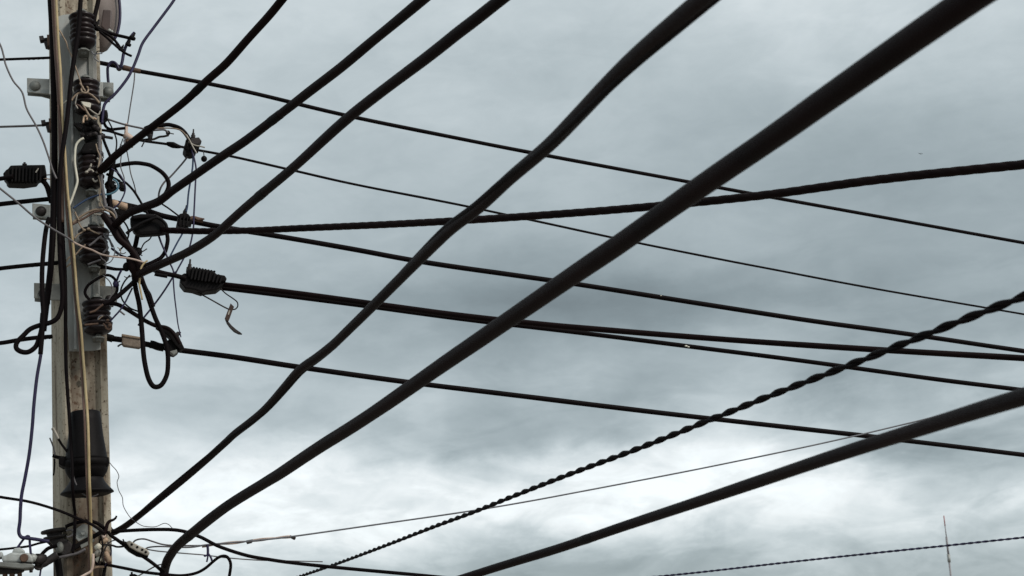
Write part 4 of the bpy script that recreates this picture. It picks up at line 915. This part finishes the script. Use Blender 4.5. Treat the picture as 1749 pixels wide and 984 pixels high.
# ------------------------------------------------------------------ pole foot: strap, hook, clamps
long_cable('power_line', 'thin black cable slanting down from the left across the lower pole', 'cable', 'black', 4.8, 4.8, [(-60, 838), (0, 849), (50, 857), (95, 870), (130, 884), (155, 895), (178, 910)], d0=.16, ext0=5, ext1=0, group=gl)
t = thing('hook_bracket', 'grey steel plate bracket strapped at a tilt across the lower pole', 'bracket', P(142, 908, .12))
MB().prism([(126, 908), (130, 903), (142, 895), (152, 897), (156, 905), (157, 914), (146, 919), (134, 925), (128, 918)], .088, .098).build('plate', 'steel', t, .002)
MB().prism([(92, 948), (108, 940), (130, 929), (152, 916), (172, 906), (182, 903), (183, 909), (172, 913), (152, 926), (130, 938), (108, 948), (92, 956)], .098, .108).build('strap', 'dark', t, .002)
MB().prism([(137, 931), (160, 920), (162, 925), (139, 937)], .108, .114).build('buckle', 'dullsteel', t, .001)
MB().tube(spline(path_of([(84, 962), (100, 953), (116, 949), (132, 945), (146, 938)], .12)), lat(5, 110, 950, .12), 8).build('brace', 'grey', t)
MB().lathe(P(141, 911, .098), P(141, 911, .108), [(0, .007), (.8, .007), (1, .004)], 6).build('bolt', 'steel', t, smooth=False)
MB().prism([(158, 898), (170, 906), (164, 910), (157, 904)], .09, .10).build('washer_plate', 'steel', t, .001)
W('cable_hook', 'purplish pigtail hook of bare cable curling above the lower strap', 'hook', 'brownblack', 7.5, [(176, 914), (180, 907), (182, 900), (184, 894), (188, 890), (192, 888.5), (195, 887), (198, 884), (199, 881)], .15, w2=3)
W('jumper_cable', 'black cable bent over the pole front into the pigtail hook', 'cable', 'black', 6, [(112, 900), (118, 897), (130, 893), (150, 890), (164, 893), (174, 899), (182, 906)], .13)
W('jumper_cable', 'black cable dropping from the hook behind the tape bundle', 'cable', 'black', 8, [(182, 906), (177, 916), (172, 926), (168, 938), (164, 952), (166, 964), (178, 966)], .10, w2=4)
long_cable('drop_cable', 'black cable leaving the pigtail hook level to the right, sinking to the bottom edge', 'cable', 'black', 6, 6, [(190, 908), (205, 907), (230, 905.5), (260, 904.5), (294, 905), (318, 909), (343, 918), (375, 934), (421, 949), (460, 956), (495, 961), (560, 968), (700, 981), (800, 991)], d0=.14, ext1=6)
W('drop_cable', 'black cable slanting down right through the pale anchor clamp', 'cable', 'black', 6, [(184, 908), (190, 915), (200, 922), (211, 930), (228, 940), (245, 951), (262, 963), (275, 974), (290, 990)], .15)
long_cable('drop_cable', 'black cable from the tape bundle right to the hooked end at the bottom edge', 'cable', 'black', 5.2, 5.2, [(172, 962), (185, 965), (215, 971), (245, 977), (280, 981), (310, 983), (334, 979), (350, 971), (362, 961), (372, 953), (380, 950), (387, 951), (392, 957), (394, 965), (393, 976), (390, 992)], d0=.12, ext1=.5)
W('drop_wire', 'grey brown wire arching from the anchor clamp to the wrapped grip', 'wire', 'grey', 2.8, [(226, 930), (230, 924), (238, 921), (248, 921), (261, 925), (278, 930), (300, 932), (326, 932), (345, 932)], .14)
W('drop_wire', 'second grey wire running level from the anchor clamp to the wrapped grip', 'wire', 'grey', 2.6, [(248, 938), (254, 935), (270, 933.5), (290, 934), (310, 935), (330, 934.5), (350, 931)], .13)
long_cable('drop_wire', 'fine grey wire from the anchor clamp passing under the wrapped grip', 'wire', 'grey', 2.2, 2.0, [(250, 938), (268, 941), (290, 943), (320, 945.5), (350, 948), (390, 953), (440, 957), (475, 958)], d0=.12, ext1=.2)
W('tie_wire', 'short grey wire crossing behind the foot of the thickest cable', 'wire', 'grey', 2.4, [(236, 984), (248, 977), (258, 971), (268, 966), (276, 964)], .10)
t = thing('wire_connector', 'tiny dark clip on the wire at the bottom edge left of the thickest cable', 'connector', P(228, 982, .1))
MB().prism([(221, 981), (230, 980), (236, 983), (234, 988), (222, 988)], .09, .115).build('body', 'dark', t, .002); MB().lathe(P(225, 982, .1), P(225, 977, .1), [(0, .004), (1, .003)], 6).build('bolt', 'darksteel', t)
t = thing('wire_knot', 'dark knotted tie hanging under the wrapped grip', 'wire', P(355, 945, .16))
for w, p in ((4.5, [(354, 930), (355, 938), (355, 946), (354, 950)]), (3.5, [(355, 945), (360, 952), (362, 958)]), (3, [(354, 948), (350, 950), (349, 948)]), (3, [(355, 950), (354, 956), (353, 960)])):
    W('strand', '', '', 'navy', w, p, .16, parent=t)
# anchor clamp with holes
t = thing('drop_anchor', 'pale grey drop wire anchor with holes, lying along the slanting cable', 'clamp', P(230, 935, .16))
MB().prism([(210, 924), (216, 925), (228, 934), (252, 944), (254, 951), (248, 953), (234, 950), (220, 942), (212, 934)], .13, .155).build('shell', 'dark', t, .004)
MB().prism([(215, 926), (221, 923), (236, 931), (251, 938), (256, 944), (254, 949), (249, 948), (235, 942), (222, 935)], .15, .172).build('wedge', 'tie', t, .003)
for (x, y) in ((225, 930), (234.5, 934.5), (243, 939), (249, 943)):
    MB().lathe(P(x, y, .1695), P(x, y, .1735), [(0, lat(4.2, x, y, .17)), (1, lat(4.2, x, y, .17))], 12).build('hole', 'dark', t)
MB().tube(path_of([(210, 921), (212, 926), (216, 929)], .16), lat(2.6, 212, 925, .16), 6).build('pin', 'darksteel', t)
W('tie_wire', 'dark twisted wire from the tape bundle to the anchor clamp', 'wire', 'darksteel', 3.4, [(176, 930), (186, 931), (193, 932), (199, 934), (206, 934), (212, 933)], .14)
W('tie_wire', 'thin grey wire bowed over from the tape bundle to the slanting cable', 'wire', 'grey', 2, [(184, 932), (188, 926), (195, 923), (204, 923), (211, 926)], .14)
# tape bundle on the right of the pole
t = thing('taped_bundle', 'bundle of pale and brown taped cable ends bound to the lower right of the pole', 'cable bundle', P(175, 945, .12))
for k, (x0, y0, x1, y1, w, m) in enumerate([(163, 938, 172, 930, 11, 'white'), (163, 949, 173, 940, 12, 'tie'), (174, 918, 182, 912, 8, 'pink'), (173, 928, 184, 920, 9, 'cream'), (178, 934, 186, 946, 9, 'tan'), (180, 942, 188, 960, 9, 'cream'), (172, 955, 184, 952, 9, 'tie'), (164, 958, 172, 953, 9, 'white'), (178, 950, 189, 963, 8, 'brown')]):
    q = lambda s: lat(s, x0, y0, .12)
    MB().lathe(P(x0, y0, .135 + .008 * (k % 3)), P(x1, y1, .14 + .008 * (k % 2)), [(0, q(w * .5)), (.12, q(w * .95)), (.5, q(w)), (.85, q(w * .9)), (1, q(w * .4))], 10).build('tape_wrap', m, t)
for p, w, m in (([(172, 915), (175, 928), (174, 942), (170, 956), (166, 966)], 3, 'dark'), ([(186, 926), (180, 936), (176, 948), (178, 962)], 2.6, 'darksteel')):
    W('binding', '', '', m, w, p, .165, parent=t)
W('tape_ribbon', 'pink white ribbon of loose tape at the bottom of the pole', 'tape', 'pink', 5, [(159, 946), (159, 958), (158, 968), (155, 976), (147, 981), (136, 987), (126, 992)], .225, sides=6)
W('tie_wire', 'cream wire hoop round the pole just above the bottom edge', 'wire', 'cream', 4.2, [(157, 972), (162, 969), (170, 968), (178, 968)], .13)
W('riser_cable', 'black cable down the right front of the pole at the bottom edge', 'cable', 'dark', 6, [(180, 962), (179, 972), (177, 985), (176, 1010)], .12)
# spool and clamp left of the pole foot
t = thing('reel_bracket', 'dark flat reel shaped insulator bracket on the left of the lower pole', 'insulator', P(93, 915, .12))
a, b = P(92, 904, .10), P(94, 922, .10); r = lat(44, 92, 910, .1)
MB().lathe(a, b, [(0, r * .8), (.05, r * .97), (.2, r), (.32, r * .95), (.36, r * .6), (.6, r * .55), (.66, r * .85), (.85, r * .85), (1, r * .5)], 28).build('reel', 'darksteel', t)
MB().ball(P(102, 935, .12), lat(15, 102, 935, .12), .9, .8, 1.3, 14).build('boot', 'dullsteel', t)
MB().prism([(82, 922), (92, 918), (116, 921), (124, 930), (120, 944), (110, 950), (96, 942), (90, 930)], .07, .115).build('bracket_arm', 'darksteel', t, .004)
MB().tube(spline(path_of([(113, 907), (120, 905), (126, 908), (122, 915), (114, 918)], .13)), lat(3.4, 118, 910, .13), 8).build('ring', 'grey', t)
t = thing('line_clamp', 'pale galvanised line clamp with rusty bolts at the lower left corner', 'clamp', P(25, 965, .2))
MB().prism([(2, 950), (10, 948), (20, 943), (32, 944), (50, 944), (56, 950), (57, 960), (4, 960)], .17, .25).build('body', 'steel', t, .006)
MB().prism([(20, 944), (24, 936), (34, 935), (42, 940), (42, 945)], .18, .23).build('cap', 'steel', t, .004)
MB().prism([(-14, 945), (4, 942), (5, 951), (-14, 956)], .18, .24).build('tail', 'steel', t, .004)
MB().prism([(-14, 959), (30, 961), (58, 964), (56, 969), (38, 971), (-14, 966)], .16, .255).build('keeper_plate', 'dullsteel', t, .002)
MB().lathe(P(41, 953, .25), P(41, 953, .262), [(0, lat(14.5, 41, 953, .25)), (.8, lat(14, 41, 953, .25)), (1, lat(11, 41, 953, .25))], 20).build('bolt', 'rust', t)
for x, w in ((8, 12), (20, 13), (33, 11)):
    MB().lathe(P(x, 968, .20), P(x + 1, 992, .20), [(0, lat(w, x, 970, .2)), (.4, lat(w, x, 970, .2)), (.42, lat(w * .7, x, 970, .2)), (1, lat(w * .7, x, 970, .2))], 8).build('bolt', 'rust', t, smooth=False)
MB().prism([(-12, 968), (42, 971), (40, 976), (28, 979), (-12, 980)], .17, .215).build('lower_jaw', 'darksteel', t, .006)
MB().lathe(P(51, 951, .21), P(62, 955, .21), [(0, lat(14, 55, 953, .2)), (.6, lat(14, 55, 953, .2)), (1, lat(10, 55, 953, .2))], 16).build('sleeve', 'steel', t)
MB().lathe(P(53, 973, .21), P(53, 978, .21), [(0, .006), (1, .005)], 6).build('nut', 'darksteel', t)
t = thing('shackle', 'dark lumpy shackle joining the pale clamp to the pole strap', 'shackle', P(68, 958, .18))
MB().lathe(P(57, 957, .20), P(78, 952, .18), [(0, lat(14, 65, 955, .2)), (.3, lat(20, 65, 955, .2)), (.7, lat(16, 65, 955, .2)), (1, lat(10, 65, 955, .2))], 14).build('body', 'darksteel', t)
MB().tube(spline(path_of(ring(66, 968, 6, 4.5, 0, 350, .19))), lat(4, 66, 968, .19), 8).build('eye', 'darksteel', t)
MB().tube(spline(path_of([(60, 964), (74, 963), (86, 955), (98, 947)], .17)), lat(13, 80, 958, .17), 12).build('link', 'darksteel', t)
W('drop_wire', 'navy wire angling up from the pale clamp to the hanging navy wire', 'wire', 'navy', 4, [(28, 938), (33, 931), (38, 924), (43, 918), (47, 915.5), (50, 917)], .225)
W('drop_wire', 'navy wire standing straight down from the wire crossing beside the pale clamp', 'wire', 'navy', 4.4, [(49, 915), (50.5, 921), (51, 930), (52, 940), (52.5, 947)], .23)
long_cable('power_line', 'thin black line entering low from the left above the pale clamp', 'cable', 'black', 4, 4, [(-40, 941), (0, 938.5), (24, 936), (48, 933), (66, 928), (82, 924.5)], d0=.16, ext0=4, ext1=0, group=gl)
W('jumper_cable', 'black cable curving from the reel bracket down to the shackle', 'cable', 'black', 6.5, [(98, 932), (90, 934), (82, 937), (75, 943), (69, 950)], .15)
W('jumper_wire', 'short black wire from the reel bracket to the shackle cable', 'wire', 'black', 4, [(80, 925), (86, 930), (92, 936)], .15)
W('drop_wire', 'thin navy wire hanging from the shackle to the bottom edge', 'wire', 'navy', 3.2, [(70, 970), (69, 978), (67, 990)], .19)
W('jumper_cable', 'thick dark cable along the lower left edge of the pole at the bottom', 'cable', 'dark', 12, [(98, 955), (100, 968), (102, 985), (103, 1010)], .12)

# more thin wires slung between the fittings right of the rack
for m, w, d, pts, lab in (
    ('dark', 2.6, .15, [(180, 198), (190, 216), (199, 240), (196, 264), (186, 282)], 'thin black wire sagging from the second insulator clevis to the third insulator'),
    ('grey', 2.0, .14, [(214, 240), (208, 262), (206, 284), (212, 304), (210, 316)], 'thin grey wire from the pink splice down to the small dark block'),
    ('navy', 2.6, .15, [(190, 288), (206, 300), (214, 322), (206, 344), (194, 356)], 'thin dark wire bowed right of the middle insulator to the arching jumpers'),
    ('tan', 2.2, .21, [(168, 300), (172, 318), (170, 338), (176, 354), (186, 362)], 'thin tan wire hanging from the middle insulator to the arching jumpers'),
    ('dark', 3.0, .16, [(200, 368), (214, 382), (220, 398), (214, 416), (204, 428)], 'black wire bulging right from the arching jumpers beside the wedge clamp'),
    ('palegrey', 1.8, .22, [(178, 404), (190, 414), (196, 430), (190, 446), (178, 452)], 'thin pale wire looped right of the fourth insulator'),
    ('dark', 2.8, .15, [(222, 470), (212, 482), (206, 498), (210, 514), (222, 526), (236, 532)], 'thin black wire hanging in a bow from the taped joint'),
    ('grey', 2.0, .2, [(176, 470), (188, 482), (192, 498), (186, 512), (178, 522)], 'thin grey wire from the stub cable down to the lowest insulator'),
    ('dark', 2.4, .13, [(262, 396), (256, 408), (246, 416), (240, 428)], 'short black wire under the wedge clamp to the spiky knot'),
    ('navy', 2.4, .13, [(176, 918), (184, 926), (190, 940), (186, 956), (178, 968)], 'dark wire bowed right of the taped bundle')):
    W('tie_wire', lab, 'wire', m, w, pts, d)
# tape lashings on the overhead cables
def lash(root, x, y, length, m='dark', grow=1.10):
    me = root.data; o0 = wloc(root); v = ray(x, y).normalized(); n = 12 if root.name.startswith('power') else None
    vs = [q.co + o0 for q in me.vertices]; best = min(range(len(vs)), key=lambda k: ((vs[k] - CAM) - v * (vs[k] - CAM).dot(v)).length)
    sd_ = next(len(f.vertices) for f in me.polygons if len(f.vertices) > 4); k0 = best // sd_
    cen = lambda k: sum(vs[k * sd_:(k + 1) * sd_], Vector()) / sd_
    k1 = min(k0 + 1, len(vs) // sd_ - 1); a = cen(k0); t = (cen(k1) - cen(k0 - 1)).normalized(); r = (vs[k0 * sd_] - a).length
    MB().lathe(a - t * length / 2, a + t * length / 2, [(0, r * 1.01), (.04, r * grow), (.3, r * grow * 1.03), (.7, r * grow * .99), (.96, r * grow), (1, r * 1.01)], 16).build('tape_lashing', m, root)
cables = {o['label']: o for o in COL.objects if o.get('category') == 'cable' and o.type == 'MESH'}
for key, x, y, L in (('leftmost of the overhead', 345, 150, .05), ('second of the overhead', 470, 208, .06), ('third of the overhead', 452, 326, .05), ('thickest black cable', 330, 911, .06), ('crossing the lower right', 1000, 909, .05)):
    o = next(v_ for k_, v_ in cables.items() if key in k_)
    lash(o, x, y, L, 'dark', 1.03)
# pale bird flecks on the lines
def fleck(root, x, y, w):
    me = root.data; best = None
    v = ray(x, y).normalized(); o0 = wloc(root)
    for q in me.vertices:
        p = q.co + o0 - CAM; dd = (p - v * p.dot(v)).length
        if best is None or dd < best[0]: best = (dd, p.dot(v))
    c = CAM + v * (best[1] - .004)
    MB().ball(c, w, 1.5, .6, .8, 8).build('fleck', 'white', root)
fleck(r3, 1208, 519, .003); fleck(r3, 1129, 505, .002); fleck(r4b, 1172, 591, .0036); fleck(r4b, 1176, 592.5, .0028)
# ------------------------------------------------------------------ far away
def far(px, py, dist):
    v = ray(px, py); return CAM + v * (dist / math.hypot(v.x, v.y))
top, mid, low = far(1612, 881, 42), far(1617, 922, 42), far(1624, 984, 42)
dv = (low - mid) / (low.z - mid.z); foot = mid + dv * (0 - mid.z)
t = thing('antenna_mast', 'thin jointed antenna mast with a reddish tip far off at lower right', 'mast', foot)
MB().tube([foot, mid + (low - mid) * .42], .026, 8).build('lower_tube', 'mast', t)
MB().tube([mid + (low - mid) * .62, mid + (low - mid) * .40], .045, 8).build('joint', 'steel', t)
MB().tube([mid + (low - mid) * .42, mid + (top - mid) * .12], .030, 8).build('middle_tube', 'mast', t)
MB().tube([mid + (top - mid) * .10, far(1614.2, 899, 42)], .014, 8).build('upper_tube', 'mast', t)
MB().tube([far(1614.2, 899, 42), top], .016, 8).build('tip', 'red', t)
c = far(1573.5, 263, 70); mb = MB(); e1 = LR; e2 = Vector((0, 0, 1)); e3 = HD
mb.v += [c + e1 * x * .05 + e2 * y * .05 + e3 * z * .05 for x, y, z in ((0, .2, -2.2), (.5, 0, -.4), (0, -.35, -.2), (-.5, 0, -.4), (0, .3, -.2), (0, .1, 2.0), (3.0, 1.1, .2), (2.2, .7, .9), (-3.0, 1.0, .2), (-2.2, .6, .9), (.5, 0, .6), (-.5, 0, .6))]
mb.f += [(0, 1, 4), (0, 2, 1), (0, 3, 2), (0, 4, 3), (1, 6, 7, 10), (3, 11, 9, 8), (1, 10, 4), (3, 4, 11), (4, 10, 5), (4, 5, 11), (1, 2, 10), (2, 3, 11), (2, 5, 10), (2, 11, 5)]
tag(mb.build('bird', 'dark'), 'tiny dark bird far off in the grey sky at right', 'bird')
